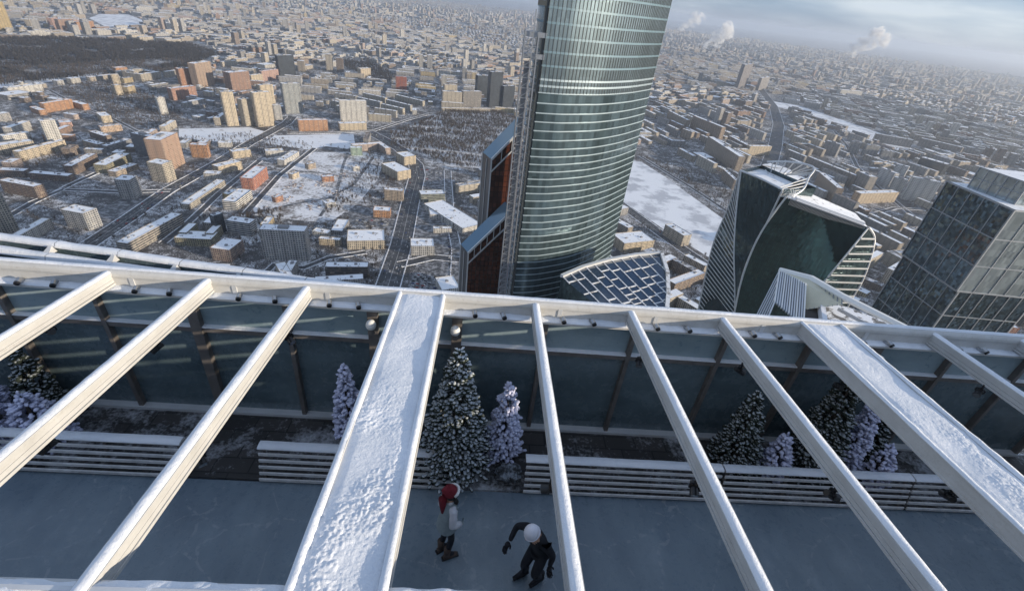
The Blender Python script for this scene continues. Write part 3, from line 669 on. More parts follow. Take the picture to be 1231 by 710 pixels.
def cell_fill(x, y, an, cw, cd, dist, right):
    out_ = []; r = rng.random(); cs, sn = math.cos(an), math.sin(an)
    if dist < 2100 and (.60 if not right else .72) <= r < (.70 if not right else .76): r = .8
    def put(u, v, turn, l, w, h, shape, cc=None):
        c, n = cc or pal(right); a = an + (math.pi / 2 if turn else 0)
        out_.append((x + u * cs - v * sn, y + u * sn + v * cs, a, l, w, h, c, n, shape))
    hb = rng.choice([12, 15, 15, 18, 21]) if not right else rng.choice([15, 18, 21, 24, 27])
    jj = lambda s: rng.uniform(-s, s)
    if dist > 6500:
        for k in range(3):
            if rng.random() < .13: put(jj(cw * .4), jj(cd * .4), 0, rng.uniform(20, 40), rng.uniform(18, 26), rng.uniform(30, 70), 'tower')
            else: put(jj(cw * .4), jj(cd * .4), rng.random() < .5, rng.uniform(.2, .62) * cw, rng.uniform(14, 30), hb + rng.uniform(-5, 10), 'slab')
        return out_
    if r < (.42 if not right else .28):
        cc = pal(right); k = 2 if cd < 85 else 3
        for i in range(k):
            if rng.random() < .12: continue
            put(jj(5), (i + .5) / k * cd - cd / 2 - 4, 0, cw * rng.uniform(.6, .82), rng.uniform(11, 14), hb, 'slab', cc if rng.random() < .75 else None)
    elif r < (.60 if not right else .72):
        cc = pal(right); t = rng.uniform(12, 15)
        put(0, -cd / 2 + 14, 0, cw * .8, t, hb, 'street wing', cc)
        if rng.random() < .85: put(0, cd / 2 - 14, 0, cw * .8, t, hb + rng.choice([0, 3]), 'street wing', cc)
        if rng.random() < .7: put(-cw * .4 + t / 2, 0, 1, cd - 28 - t - 1, t, hb, 'cross wing', cc)
        if rng.random() < .45: put(cw * .4 - t / 2, 0, 1, cd - 28 - t - 1, t, hb, 'cross wing', cc)
    elif r < (.70 if not right else .76):
        for k in range(rng.choice([1, 2])): put((k - .5) * cw * .45, jj(cd * .15), 0, rng.uniform(20, 28), rng.uniform(16, 22), rng.uniform(36, 62), 'tower')
    elif r < .93:
        for k in range(4):
            if rng.random() < .25: continue
            put(((k % 2) - .5) * cw * .46 + jj(3), ((k // 2) - .5) * cd * .46 + jj(3), rng.random() < .5, rng.uniform(18, 34), rng.uniform(11, 18), rng.uniform(6, 16), 'low house')
    else:
        put(jj(6), jj(6), 0, cw * .6, cd * .5, rng.uniform(7, 13), 'broad hall')
    return out_
for (r0, r1, cw, cd) in ((560, 3600, 98, 84), (3600, 6500, 108, 96), (6500, 15000, 170, 150)):
    for si, (s0, an) in enumerate(SEEDS):
        n = int(r1 / min(cw, cd)) + 2; u, v = np.meshgrid(np.arange(-n, n) * cw, np.arange(-n, n) * cd)
        X = u * math.cos(an) - v * math.sin(an) + (s0[0] % cw); Y = u * math.sin(an) + v * math.cos(an) + (s0[1] % cd)
        D = np.hypot(X, Y); AZ = np.degrees(np.arctan2(X, Y)); ok = (D >= r0) & (D < r1) & (AZ > -52) & (AZ < 62)
        X, Y, D, AZ = X[ok], Y[ok], D[ok], AZ[ok]
        if not len(X): continue
        near = np.argmin((X[:, None] - SP[None, :, 0]) ** 2 + (Y[:, None] - SP[None, :, 1]) ** 2, 1) == si
        for x, y, d, az in zip(X[near], Y[near], D[near], AZ[near]):
            if d > 1500 and rng.random() < .1: continue
            if d > 2500: x += rng.uniform(-.25, .25) * cw; y += rng.uniform(-.25, .25) * cd
            for b in cell_fill(x, y, an, cw, cd, d, az > 19):
                if d < 5200 and clashes(b[0], b[1], b[2], b[3], b[4]): continue
                BL.append(b + (math.hypot(b[0], b[1]),))
HIDE = [[(640, -20), (820, -20), (747, 300), (800, 300), (802, 376), (550, 362), (560, 300), (576, 182), (615, 140)],
        [(828, 385), (880, 248), (893, 205), (978, 198), (950, 238), (1043, 270), (1052, 305), (1082, 312), (1139, 217), (1178, 200), (1260, 200), (1260, 420)],
        [(-60, 275), (368, 338), (540, 352), (1260, 408), (1260, 740), (-60, 740)]]
scored = []
for i, b in enumerate(BL):
    if b[9] > 3300: continue
    p = px((b[0], b[1], b[5] * .8))
    if not (-4 < p[0] < IMW + 4 and -4 < p[1] < IMH): continue
    if any(inside(h, *p) for h in HIDE): continue
    s = (b[3] * b[4] * .5 + b[3] * b[5]) / b[9] ** 2; scored.append((s, i, p))
scored.sort(reverse=True)
N_IND = 215
chosen = scored[:N_IND]; chosen_i = {c[1] for c in chosen}
NAMEK = {'slab': ('apartment_block', 'apartment block'), 'street wing': ('apartment_block', 'apartment block'), 'cross wing': ('apartment_block', 'apartment block'), 'tower': ('tower_block', 'tower block'), 'low house': ('house', 'house'), 'broad hall': ('warehouse', 'warehouse')}
def relation(p):
    """which landmark a pixel is closest to, and on which side of it"""
    best = min(LM, key=lambda q: (q[0] - p[0]) ** 2 + (1.6 * (q[1] - p[1])) ** 2); dx, dy = p[0] - best[0], p[1] - best[1]
    if abs(dx) > 1.3 * abs(dy): rel = 'right of' if dx > 0 else 'left of'
    else: rel = 'in front of' if dy > 0 else 'behind'
    return rel, best[2], math.hypot(dx, dy)
labs = {}
for s, i, p in chosen:
    b = BL[i]; rel, nm, dd = relation(p); fl = max(1, round(b[5] / 3)); st = NUMW.get(fl, 'many') + ' storey'
    labs.setdefault('%s %s %s %s the %s' % (b[7], st, b[8], rel, nm), []).append((dd, i))
for lab, lst in labs.items():
    lst.sort()
    for k, (dd, i) in enumerate(lst):
        b = BL[i]; nm, cat = NAMEK[b[8]]; l2 = lab if len(lst) == 1 else lab + ', ' + ORD[k]
        wk = 't' if b[8] == 'tower' else ('r' if b[8] == 'broad hall' else 'w')
        building(nm, l2, cat, (b[0], b[1]), b[2], b[3], b[4], b[5], b[6], wk, 'buildings filling the city streets', True, i)
rest = []
for i, b in enumerate(BL):
    if i in chosen_i: continue
    rest.append((b[0], b[1], 0, b[2], b[3], b[4], b[5], b[6], 0 if b[8] != 'tower' else 2, rng.choices((1, 4, 5), (7, 2, 1))[0]))
    if b[9] < 7000 and rng.random() < .22:      # set-back storeys
        k = rng.uniform(.25, .6); rest.append((b[0], b[1], b[5], b[2], b[3] * k, b[4] * rng.uniform(.5, .8), rng.uniform(3, 8), b[6], 0))
    if b[9] < 4500:       # stairwell heads on the roofs
        for k in range(1 if b[3] < 40 else 2):
            u = rng.uniform(-.35, .35) * b[3]; rest.append((b[0] + u * math.cos(b[2]), b[1] + u * math.sin(b[2]), b[5], b[2], 4, 3, 2.2, (.3, .3, .3), 3))
for k in range(5200):       # the city carries on behind the viewer too
    az = math.radians(rng.uniform(66, 304)); d = math.sqrt(rng.uniform(480 ** 2, 4500 ** 2)); cc, _n = pal(False)
    tw_ = rng.random() < .12
    rest.append((math.sin(az) * d, math.cos(az) * d, 0, rng.choice((.3, 1.87)) + (0 if az < 3 else .5), rng.uniform(24, 80) if not tw_ else 24, rng.uniform(12, 20), rng.uniform(12, 27) if not tw_ else rng.uniform(40, 75), cc, 0, rng.choice((1, 1, 4))))
me = boxes_mesh('distant_buildings', rest, [M['wall'], M['roof'], M['wall_tall'], M['roofbits'], M['roof_grey'], M['roof_brown']])
o = link_mesh('distant_buildings', me); tag(o, 'dense mass of snowy roofed city buildings fading into the haze', 'buildings', None, 'stuff')

# ---------------------------------------------------------------- bare winter trees
def tree_tris(h, r, n, w, rnd):
    V = []
    for k in range(2):
        a = k * 1.57; V += [(-.12 * math.cos(a) * h / 9, -.12 * math.sin(a) * h / 9, 0), (.12 * math.cos(a) * h / 9, .12 * math.sin(a) * h / 9, 0), (0, 0, h * .9)]
    for k in range(n):
        a = rnd.uniform(0, 6.283); z0 = h * rnd.uniform(.22, .62); rr = r * rnd.uniform(.5, 1) * (1 if z0 < .5 * h else .8); z1 = min(h, z0 + h * rnd.uniform(.18, .42))
        s = rnd.uniform(0, .35) * rr; b = (math.cos(a), math.sin(a)); pz = rnd.uniform(-.5, .5)
        t = (-b[1] * w / 2, b[0] * w / 2, pz * w)
        V += [(b[0] * s - t[0], b[1] * s - t[1], z0 - t[2]), (b[0] * s + t[0], b[1] * s + t[1], z0 + t[2]), (b[0] * rr, b[1] * rr, z1)]
    return np.array(V)
def forest(name, pts, h, n, w, mat, label, seed=1, zs=None):
    rnd = random.Random(seed); tm = [tree_tris(h, h * .38, n, w, rnd) for _ in range(7)]; VV = []
    for (x, y) in pts:
        t = tm[rnd.randrange(7)]; a = rnd.uniform(0, 6.283); s = rnd.uniform(.65, 1.2); c, q = math.cos(a) * s, math.sin(a) * s
        VV.append(np.stack([t[:, 0] * c - t[:, 1] * q + x, t[:, 0] * q + t[:, 1] * c + y, t[:, 2] * s], 1))
    V = np.concatenate(VV); me = array_mesh(name, V, np.arange(len(V)).reshape(-1, 3), mat)
    return tag(link_mesh(name, me), label, 'trees', None, 'stuff')
def scatter(poly, n, rnd):
    P = np.array([q[:2] for q in poly]); lo, hi = P.min(0), P.max(0); res = []
    while len(res) < n:
        x, y = rnd.uniform(lo[0], hi[0]), rnd.uniform(lo[1], hi[1])
        if inside(P, x, y): res.append((x, y))
    return res
rt = random.Random(11)
FRINGE = G([(-80, 84), (60, 80), (150, 74), (230, 72), (215, 92), (150, 94), (60, 102), (-80, 114)])
wp_ = [p for p in scatter(WOODS, 12500, rt) if mnoise.noise(Vector((p[0] / 95, p[1] / 95, 6))) > -.30]
fr_ = [p for p in wp_ if inside(FRINGE, *p) and mnoise.noise(Vector((p[0] / 140, p[1] / 140, 2))) > -.25]; frs = set(fr_)
forest('wood_fringe', fr_, 12, 16, .7, M['twig'], 'brownish leafless trees along the near edge of the dark woods', 8)
forest('woods', [p for p in wp_ if p not in frs], 17, 12, 1.5, M['twig_dark'], 'dark leafless woods across the upper left of the city', 3)
forest('scrub_trees', scatter(SCRUB, 1500, rt), 9, 16, .5, M['twig'], 'brown leafless scrub between the woods and the houses', 4)
pk = [p for p in scatter(PARK, 6500, rt) if (p[1] // 19) % 4 != 0 or mnoise.noise(Vector((p[0] / 60, p[1] / 60, 1))) > .1]
forest('park_trees', pk, 12, 20, .55, M['twig'], 'rows of leafless trees in the snowy park left of the glass tower', 5)
forest('boulevard_trees', scatter(AVTREES, 900, rt), 14, 12, 1.4, M['twig_dark'], 'dark band of trees along a boulevard in the middle distance', 6)
FP = np.array(FOOT)
ALLB = np.array([(b[0], b[1], b[2], b[3], b[4]) for b in BL if b[9] < 2800])
def free_spot(x, y, m=2.5):
    for arr in (FP, ALLB):
        q = arr[np.hypot(arr[:, 0] - x, arr[:, 1] - y) < 75]
        for (cx, cy, a2, l2, w2) in q:
            c2, s2 = math.cos(a2), math.sin(a2); u = (x - cx) * c2 + (y - cy) * s2; v = -(x - cx) * s2 + (y - cy) * c2
            if abs(u) < l2 / 2 + m and abs(v) < w2 / 2 + m: return False
    return True
ROADZ = [z for z in ZONES]
tp = []
BANDS = [G([(395, 262), (425, 244), (452, 215), (460, 190), (440, 184), (420, 222), (390, 250)]), G([(200, 168), (300, 160), (322, 168), (250, 180)]), G([(312, 165), (378, 172), (372, 186), (312, 182)]), G([(280, 262), (338, 248), (342, 268), (290, 275)]), G([(455, 195), (485, 190), (470, 235), (440, 240)]), G([(770, 188), (850, 212), (890, 245), (900, 280), (860, 245)]), G([(20, 195), (90, 178), (95, 190), (30, 205)])]
for bz, k in zip(BANDS, (220, 130, 120, 60, 110, 420, 70)): tp += [p for p in scatter(bz, k, rt) if free_spot(*p)]
while len(tp) < 6200:
    az = math.radians(rt.uniform(-51, 58)); d = math.sqrt(rt.uniform(560 ** 2, 2500 ** 2)); x, y = math.sin(az) * d, math.cos(az) * d
    if mnoise.noise(Vector((x / 130, y / 130, 3))) < -.12: continue
    if any(inside(z, x, y) for z in ROADZ) or not free_spot(x, y): continue
    tp.append((x, y))
vis = []
for i, (x, y) in enumerate(tp):
    p = px((x, y, 5)); d = math.hypot(x, y)
    if 0 < p[0] < IMW and 0 < p[1] < IMH and not any(inside(h, *p) for h in HIDE): vis.append((d, i, p))
vis.sort(); ind = vis[:240]; indi = {v[1] for v in ind}
forest('street_trees', [p for i, p in enumerate(tp) if i not in indi], 10, 20, .42, M['twig'], 'leafless trees scattered between the farther houses', 7)
protos = []
for k in range(4):
    rnd = random.Random(40 + k); mbk = MB(); mbk.tube([(0, 0, 0), (.08, .03, 2.5), (.05, .1, 5.2)], [.22, .17, .08], 6)
    tv = tree_tris(10, 3.9, 95, .2, rnd)[6:]
    cm = array_mesh('crown', tv, np.arange(len(tv)).reshape(-1, 3), M['twig']); tmh = bpy.data.meshes.new('trunk'); tmh.from_pydata(mbk.v, [], mbk.f); tmh.materials.append(M['bark'])
    protos.append((tmh, cm))
for d, i, p in ind:
    x, y = tp[i]; rel, nm, dd = relation(p); tm_, cm = protos[i % 4]
    r = thing('bare_tree', 'leafless tree among the snowy yards %s the %s' % (rel, nm), 'tree', (x, y, 0), (i * 1.7) % 6.28, 'bare trees %s the %s' % (rel, nm))
    s = .75 + (i * 37 % 50) / 100; r.scale = (s, s, s)
    link_mesh('trunk', tm_, r); link_mesh('crown', cm, r)

# ---------------------------------------------------------------- cars
CARC = [('white', (.7, .7, .7)), ('black', (.02, .02, .022)), ('grey', (.2, .2, .21)), ('red', (.4, .03, .02)), ('blue', (.04, .08, .25))]
carm = {}
mg = plain('car_glass', (.02, .025, .03), .1); mtyre = plain('car_tyre', (.02, .02, .02), .8)
for nme, c in CARC:
    mb = MB(); mp_ = plain('car_paint_' + nme, c, .3)
    mb.mat(0).add([(-2.2, -.88, .3), (2.2, -.88, .3), (2.2, .88, .3), (-2.2, .88, .3), (-2.15, -.85, .85), (2.1, -.85, .8), (2.1, .85, .8), (-2.15, .85, .85)], [(3, 2, 1, 0), (4, 5, 6, 7), (0, 1, 5, 4), (1, 2, 6, 5), (2, 3, 7, 6), (3, 0, 4, 7)])
    mb.mat(1).add([(-1.75, -.78, .85), (1.15, -.78, .82), (1.15, .78, .82), (-1.75, .78, .85), (-1.25, -.65, 1.42), (.4, -.65, 1.42), (.4, .65, 1.42), (-1.25, .65, 1.42)], [(0, 1, 5, 4), (1, 2, 6, 5), (2, 3, 7, 6), (3, 0, 4, 7)])
    mb.mat(0).box((-.42, 0, 1.445), (1.66, 1.32, .05))
    for sx in (-1.35, 1.35):
        for sy in (-.82, .82): mb.mat(2).tube([(sx, sy - .1, .32), (sx, sy + .1, .32)], .32, 8)
    me = bpy.data.meshes.new('car'); me.from_pydata(mb.v, [], mb.f)
    for m in (mp_, mg, mtyre): me.materials.append(m)
    me.polygons.foreach_set('material_index', mb.m); carm[nme] = me
def car(x, y, a, where, group, rnd):
    if not free_spot(x, y, 1.0): return
    p = px((x, y, 1))
    if any(inside(h, *p) for h in HIDE) or not (0 < p[0] < IMW): return
    nme = rnd.choices(['white', 'black', 'grey', 'red', 'blue'], [5, 4, 4, 1, 1])[0]
    o = link_mesh('parked_car' if 'parked' in where else 'car', carm[nme]); o.location = (x, y, .2); o.rotation_euler = (0, 0, a)
    tag(o, '%s car %s' % (nme, where), 'car', group)
rc = random.Random(9)
def cars_on(g, w, n, where, group):
    for k in range(n):
        i = rc.randrange(len(g) - 1); t = rc.random(); p = g[i].lerp(g[i + 1], t); d = (g[i + 1] - g[i]).normalized(); nn = Vector((-d.y, d.x, 0)); lane = rc.choice([-.33, -.12, .12, .33]) * w
        q = p + nn * lane; car(q.x, q.y, math.atan2(d.y, d.x) + (0 if lane < 0 else math.pi), where, group, rc)
cars_on(AV, 34, 85, 'driving on the wide avenue left of the copper tower', 'cars on the wide avenue')
cars_on(RB, 26, 75, 'driving on the diagonal avenue at lower left', 'cars on the diagonal avenue')
cars_on(RM, 26, 26, 'driving on the road along the frozen river', 'cars on the river road')
cars_on(RL, 46, 24, 'driving on the wide road at upper right', 'cars on the wide road')
def lot(pts, nx, ny, where, group, fill=.75, turn=0.):
    P = [at_z(*p) for p in pts]
    for i in range(nx):
        for j in range(ny):
            if rc.random() > fill: continue
            u, v = (i + .5) / nx, (j + .5) / ny; q = (P[0] * (1 - u) + P[1] * u) * (1 - v) + (P[3] * (1 - u) + P[2] * u) * v
            d = P[1] - P[0]; car(q[0] + rc.uniform(-.3, .3), q[1] + rc.uniform(-.3, .3), math.atan2(d[1], d[0]) + turn, where, group, rc)
lot([(490, 350), (513, 350), (516, 330), (497, 330)], 3, 8, 'parked in the snowy car park just above the rail', 'cars in the car park above the rail')
lot([(497, 349), (540, 351), (541, 331), (500, 330)], 6, 9, 'parked in the snowy car park just above the rail', 'cars in the car park above the rail', .8)
lot([(510, 232), (533, 234), (532, 205), (511, 203)], 4, 10, 'parked in the long lot beyond the plain white hall', 'cars in the long lot', .6)
lot([(540, 330), (548, 330), (541, 262), (536, 262)], 2, 22, 'parked along the street beside the long white hall', 'cars beside the long white hall', .75)
lot([(425, 274), (466, 272), (470, 264), (428, 264)], 12, 4, 'parked between the beige store and orange building', 'cars by the beige store', .7)
# ---------------------------------------------------------------- skyscrapers
def prism_uv(name, poly, z0, z1, mats, parent, top_mat=None, closed=True, zt=None):
    """extruded plan with metre UVs; zt: optional own top height per corner"""
    n = len(poly); V = []; U = []; Fc = []; MI = []; s = 0.0; m = n if closed else n - 1
    bm_v = [(p[0], p[1], z0) for p in poly] + [(p[0], p[1], zt[i] if zt else z1) for i, p in enumerate(poly)]
    for i in range(m):
        j = (i + 1) % n; l = math.hypot(poly[j][0] - poly[i][0], poly[j][1] - poly[i][1])
        Fc.append((i, j, n + j, n + i)); U += [(s, 0), (s + l, 0), (s + l, bm_v[n + j][2] - z0), (s, bm_v[n + i][2] - z0)]; s += l
    me = bpy.data.meshes.new(name); fs = list(Fc)
    if top_mat is not None: fs.append(tuple(range(n, 2 * n)))
    me.from_pydata(bm_v, [], fs)
    for q in (mats if isinstance(mats, (list, tuple)) else [mats]): me.materials.append(q)
    if top_mat is not None: me.materials.append(top_mat); me.polygons[len(fs) - 1].material_index = len(me.materials) - 1
    ul = me.uv_layers.new(name='UVMap'); flat = U + [(0, 0)] * (n if top_mat is not None else 0)
    for k, q in enumerate(flat): ul.data[k].uv = q
    me.update(); return link_mesh(name, me, parent)
def loft_uv(name, rows, mat, parent, flip=False, smooth=False):
    """rows: list of equally long 3-D polylines from low to high"""
    nr, nc = len(rows), len(rows[0]); V = [tuple(p) for r in rows for p in r]; Fc = []; U = []
    for i in range(nr - 1):
        for j in range(nc - 1):
            a, b, c, d = i * nc + j, i * nc + j + 1, (i + 1) * nc + j + 1, (i + 1) * nc + j
            Fc.append((a, b, c, d) if not flip else (d, c, b, a))
            def uvp(ii, jj):
                r = rows[ii]; l = sum(math.dist(r[q], r[q + 1]) for q in range(jj)); return (l, r[jj][2])
            q4 = [uvp(i, j), uvp(i, j + 1), uvp(i + 1, j + 1), uvp(i + 1, j)]; U += q4 if not flip else q4[::-1]
    me = bpy.data.meshes.new(name); me.from_pydata(V, [], Fc); me.materials.append(mat); ul = me.uv_layers.new(name='UVMap')
    for k, q in enumerate(U): ul.data[k].uv = q
    if smooth: me.polygons.foreach_set('use_smooth', [True] * len(Fc))
    me.update(); return link_mesh(name, me, parent)
def spline(pts, k=8):
    P = [Vector(p) for p in pts]; out_ = []
    for i in range(len(P) - 1):
        p0, p1, p2, p3 = P[max(i - 1, 0)], P[i], P[i + 1], P[min(i + 2, len(P) - 1)]
        for j in range(k):
            t = j / k; out_.append(.5 * ((2 * p1) + (p2 - p0) * t + (2 * p0 - 5 * p1 + 4 * p2 - p3) * t * t + (3 * p1 - p0 - 3 * p2 + p3) * t ** 3))
    return out_ + [P[-1]]
def ring(poly, z, hgt, off, name, mat, parent, closed=True):
    """a belt standing proud of a plan outline"""
    n = len(poly); c = sum((Vector((p[0], p[1])) for p in poly), Vector((0, 0))) / n; mb = MB(); vs = []
    for p in poly:
        q = Vector((p[0], p[1])); d = (q - c).normalized(); o = q + d * off
        vs += [(q.x, q.y, z), (o.x, o.y, z), (o.x, o.y, z + hgt), (q.x, q.y, z + hgt)]
    fs = []
    for i in range(n if closed else n - 1):
        j = (i + 1) % n; a, b = i * 4, j * 4
        fs += [(a, b, b + 1, a + 1), (a + 1, b + 1, b + 2, a + 2), (a + 2, b + 2, b + 3, a + 3)]
    mb.add(vs, fs); return mb.build(name, mat, parent)
M['band'] = plain('pale_metal_band', (.36, .44, .49), .4, .2)
M['band2'] = plain('blue_metal_band', (.14, .22, .27), .45, .1)
M['mull'] = plain('dark_mullion', (.05, .058, .062), .6, .0)
M['steel'] = plain('grey_steel', (.33, .35, .38), .45, .6, var=.15)
M['steel_lt'] = plain('light_steel', (.62, .63, .64), .4, .3, var=.08)
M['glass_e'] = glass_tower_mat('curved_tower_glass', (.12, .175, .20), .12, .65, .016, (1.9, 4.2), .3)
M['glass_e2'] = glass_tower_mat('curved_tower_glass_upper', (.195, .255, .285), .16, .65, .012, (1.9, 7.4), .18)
M['copper'] = glass_tower_mat('copper_glass', (.085, .028, .016), .25, .25, .03, (3, 3.9), .5, (.035, .014, .010), .16)
M['slate'] = glass_tower_mat('slate_cladding', (.10, .105, .11), .3, .3, .02, (4, 60), .2)
M['green'] = glass_tower_mat('dark_green_glass', (.035, .085, .082), .06, .75, .028, (1.5, 3.9), .35, (.02, .035, .035), .10)
M['green2'] = glass_tower_mat('green_black_glass', (.05, .085, .095), .06, .7, .028, (1.5, 3.9), .35)
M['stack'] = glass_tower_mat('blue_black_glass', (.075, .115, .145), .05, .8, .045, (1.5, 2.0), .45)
M['stack_hi'] = glass_tower_mat('sun_paled_glass', (.36, .41, .42), .12, .7, .03, (1.5, 3.9), .25)  # pale tint paints sunlight onto the middle tier's right face
M['roofglass'] = glass_tower_mat('blue_roof_glass', (.012, .03, .062), .08, .2, .02, (3, 3), .4)
M['hostglass'] = glass_tower_mat('host_glass', (.05, .07, .08), .1, .3, .02, (1.5, 4), .3)

# curved glass tower in the middle
A0 = [(20.7, 227.6), (27.6, 228.8), (35.2, 231.3), (51.8, 240.3), (68.3, 255.), (80.5, 269.5), (86.6, 277.6)]
front = [(v.x, v.y) for v in spline([(*p, 0) for p in A0], 7)]
back = [(v.x, v.y) for v in spline([(86.6, 277.6, 0), (76, 292, 0), (55, 300, 0), (32, 288, 0), (20, 262, 0), (17.5, 240, 0), (20.7, 227.6, 0)], 6)][1:-1]
plan = front + back
et = thing('glass_tower', 'huge curved glass skyscraper with pale floor bands rising past the top edge', 'skyscraper', (0, 0, 0))
LX = A0[0]
yb = [111, 123.4, 135.4, 146, 156.7, 167.8, 178.3, 187.7, 197, 206, 214.7, 223.5, 232]
xb = [648, 646, 644.6, 643, 641.6, 640, 638.5, 637, 635.6, 634.2, 633, 632, 631]
zl = [z_over(x, y, LX) for x, y in zip(xb, yb)]
stp = (zl[0] - zl[-1]) / (len(zl) - 1)
zm = zl[0]
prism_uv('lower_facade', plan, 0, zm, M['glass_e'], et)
ztop = 402.0
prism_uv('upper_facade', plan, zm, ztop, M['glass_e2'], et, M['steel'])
z = zl[-1]
while z - stp > 60: z -= stp; zl.append(z)
for z in zl: ring(plan, z - .35, .48, .2, 'floor_band', M['band'], et)
zu = [z_over(x, y, LX) for x, y in ((649, 103.2), (650.5, 95.5), (652, 79), (654, 62.3), (656, 44.9), (658, 27), (660, 8.5))]
while zu[-1] + (zu[-1] - zu[-2]) < ztop - 1: zu.append(2 * zu[-1] - zu[-2])
for i, z in enumerate(zu): ring(plan, z - .4, .85, .25, 'upper_floor_band', M['band'] if i < 2 else M['band2'], et)
mm = MB(); acc = 0.0
for i in range(len(front) - 1):
    a, b = Vector(front[i]), Vector(front[i + 1]); l = (b - a).length; t = (1.9 - acc) if acc else 0.0
    while t < l:
        q = a.lerp(b, t / l); mm.box((q.x, q.y, (zm + ztop) / 2), (.2, .4, ztop - zm), math.atan2(b.y - a.y, b.x - a.x)); t += 1.9
    acc = (l - (t - 1.9)) if t > 0 else acc + l
mm.build('mullions', M['mull'], et)
# outside lift mast on its left edge
LMX, LMY = 14.8, 229.5
ms = MB()
for dx in (-2.9, 2.9):
    for dy in (-2.6, 2.6): ms.box((LMX + dx, LMY + dy, 174), (.55, .55, 348))
ms.box((LMX + .6, LMY - 2.9, 178), (.5, .35, 356))
zz = 40.0
while zz < 346:
    for s in (-1, 1):
        ms.box((LMX, LMY + 2.6 * s, zz), (5.8, .3, .3)); ms.box((LMX + 2.9 * s, LMY, zz), (.3, 5.2, .3))
        ms.bar((LMX - 2.9, LMY + 2.6 * s, zz), (LMX + 2.9, LMY + 2.6 * s, zz + 4.2), .24); ms.bar((LMX + 2.9 * s, LMY - 2.6, zz + 4.2), (LMX + 2.9 * s, LMY + 2.6, zz), .24)
    zz += 4.2
ms.build('lift_mast', M['steel'], et)
q = MB(); q.box((LMX - .4, LMY + .4, 168), (3.0, 3.0, 336)); q.build('lift_shaft', plain('mast_shaft', (.20, .21, .23), .6, .2, var=.3, scale=.4), et)
for z in list(np.arange(60, 346, 12.6)):
    q = MB(); q.box((LMX + 5.2, LMY, z), (4.6, 1.2, .8)); q.build('mast_tie', M['steel'], et)
q = MB(); q.box((19.8, 229.0, 200), (1.2, 2.2, 400)); q.build('edge_spine', M['mull'], et)
for z in (338.5, 346.8): q = MB(); q.box((16.5, 229.5, z), (9.5, 4, 2.0)); q.build('mast_platform', M['steel'], et)
for z in (358.5, 366.5, 375): q = MB(); q.box((17.8, 229.0, z), (3.6, 2.6, 1.9)); q.build('bracket', M['mull'], et)

# tower with the sloping glass roof in front of it
wt = thing('roof_glazed_tower', 'lower dark tower with a triangular blue glass roof ribbed with snow', 'skyscraper', (0, 0, 0))
wp = [at_z(x, y, 242) for x, y in ((675, 333), (700, 322), (730, 313.5), (765, 307), (795, 305), (802, 328), (803, 352), (801, 376), (796, 402), (760, 402))]
prism_uv('facade', wp[::-1], 0, 242, M['green2'], wt)
mb = MB(); mb.add([(p[0], p[1], 242.0) for p in wp], [tuple(range(len(wp)))[::-1]]); mb.build('glass_roof', M['roofglass'], wt)
def rib_clip(a, b, mbx, w, hh=.35, n=60):
    prev = None
    for i in range(n + 1):
        q = a + (b - a) * (i / n); ins = inside([(p[0], p[1]) for p in wp], q[0], q[1])
        if ins and prev is None: prev = q
        if (not ins or i == n) and prev is not None:
            if np.linalg.norm(q - prev) > 1: mbx.bar((prev[0], prev[1], 242.15), (q[0], q[1], 242.15), w, hh)
            prev = None
rbm = MB()
for k in range(-2, 16):
    a = at_z(664 + k * 10.5, 334 - k * 2.6 - 14, 242); b = at_z(664 + k * 10.5 + 75, 334 - k * 2.6 + 62, 242); rib_clip(a, b, rbm, .55)
rbm.build('roof_ribs', M['berm'], wt)
rs = random.Random(3); rb2 = MB()
for k in range(-2, 16):
    t = rs.uniform(.02, .10)
    while t < 1.3:
        x0, y0 = 664 + k * 10.5 + 75 * t, 320 - k * 2.6 + 76 * t
        a = at_z(x0, y0, 242); b = at_z(x0 + 10.5, y0 - 2.6, 242); rib_clip(a, b, rb2, rs.uniform(.35, .9), .3, 6); t += rs.choice((.07, .10, .14)) if k > 3 and t > .35 else rs.choice((.14, .2, .26))
rb2.build('cross_ribs', M['berm'], wt)
for i in range(len(wp) - 1):
    q = MB(); q.bar((wp[i][0], wp[i][1], 242.5), (wp[i + 1][0], wp[i + 1][1], 242.5), 1.9, 1.7); q.build('roof_edge', M['berm'] if i > 3 else M['steel_lt'], wt)

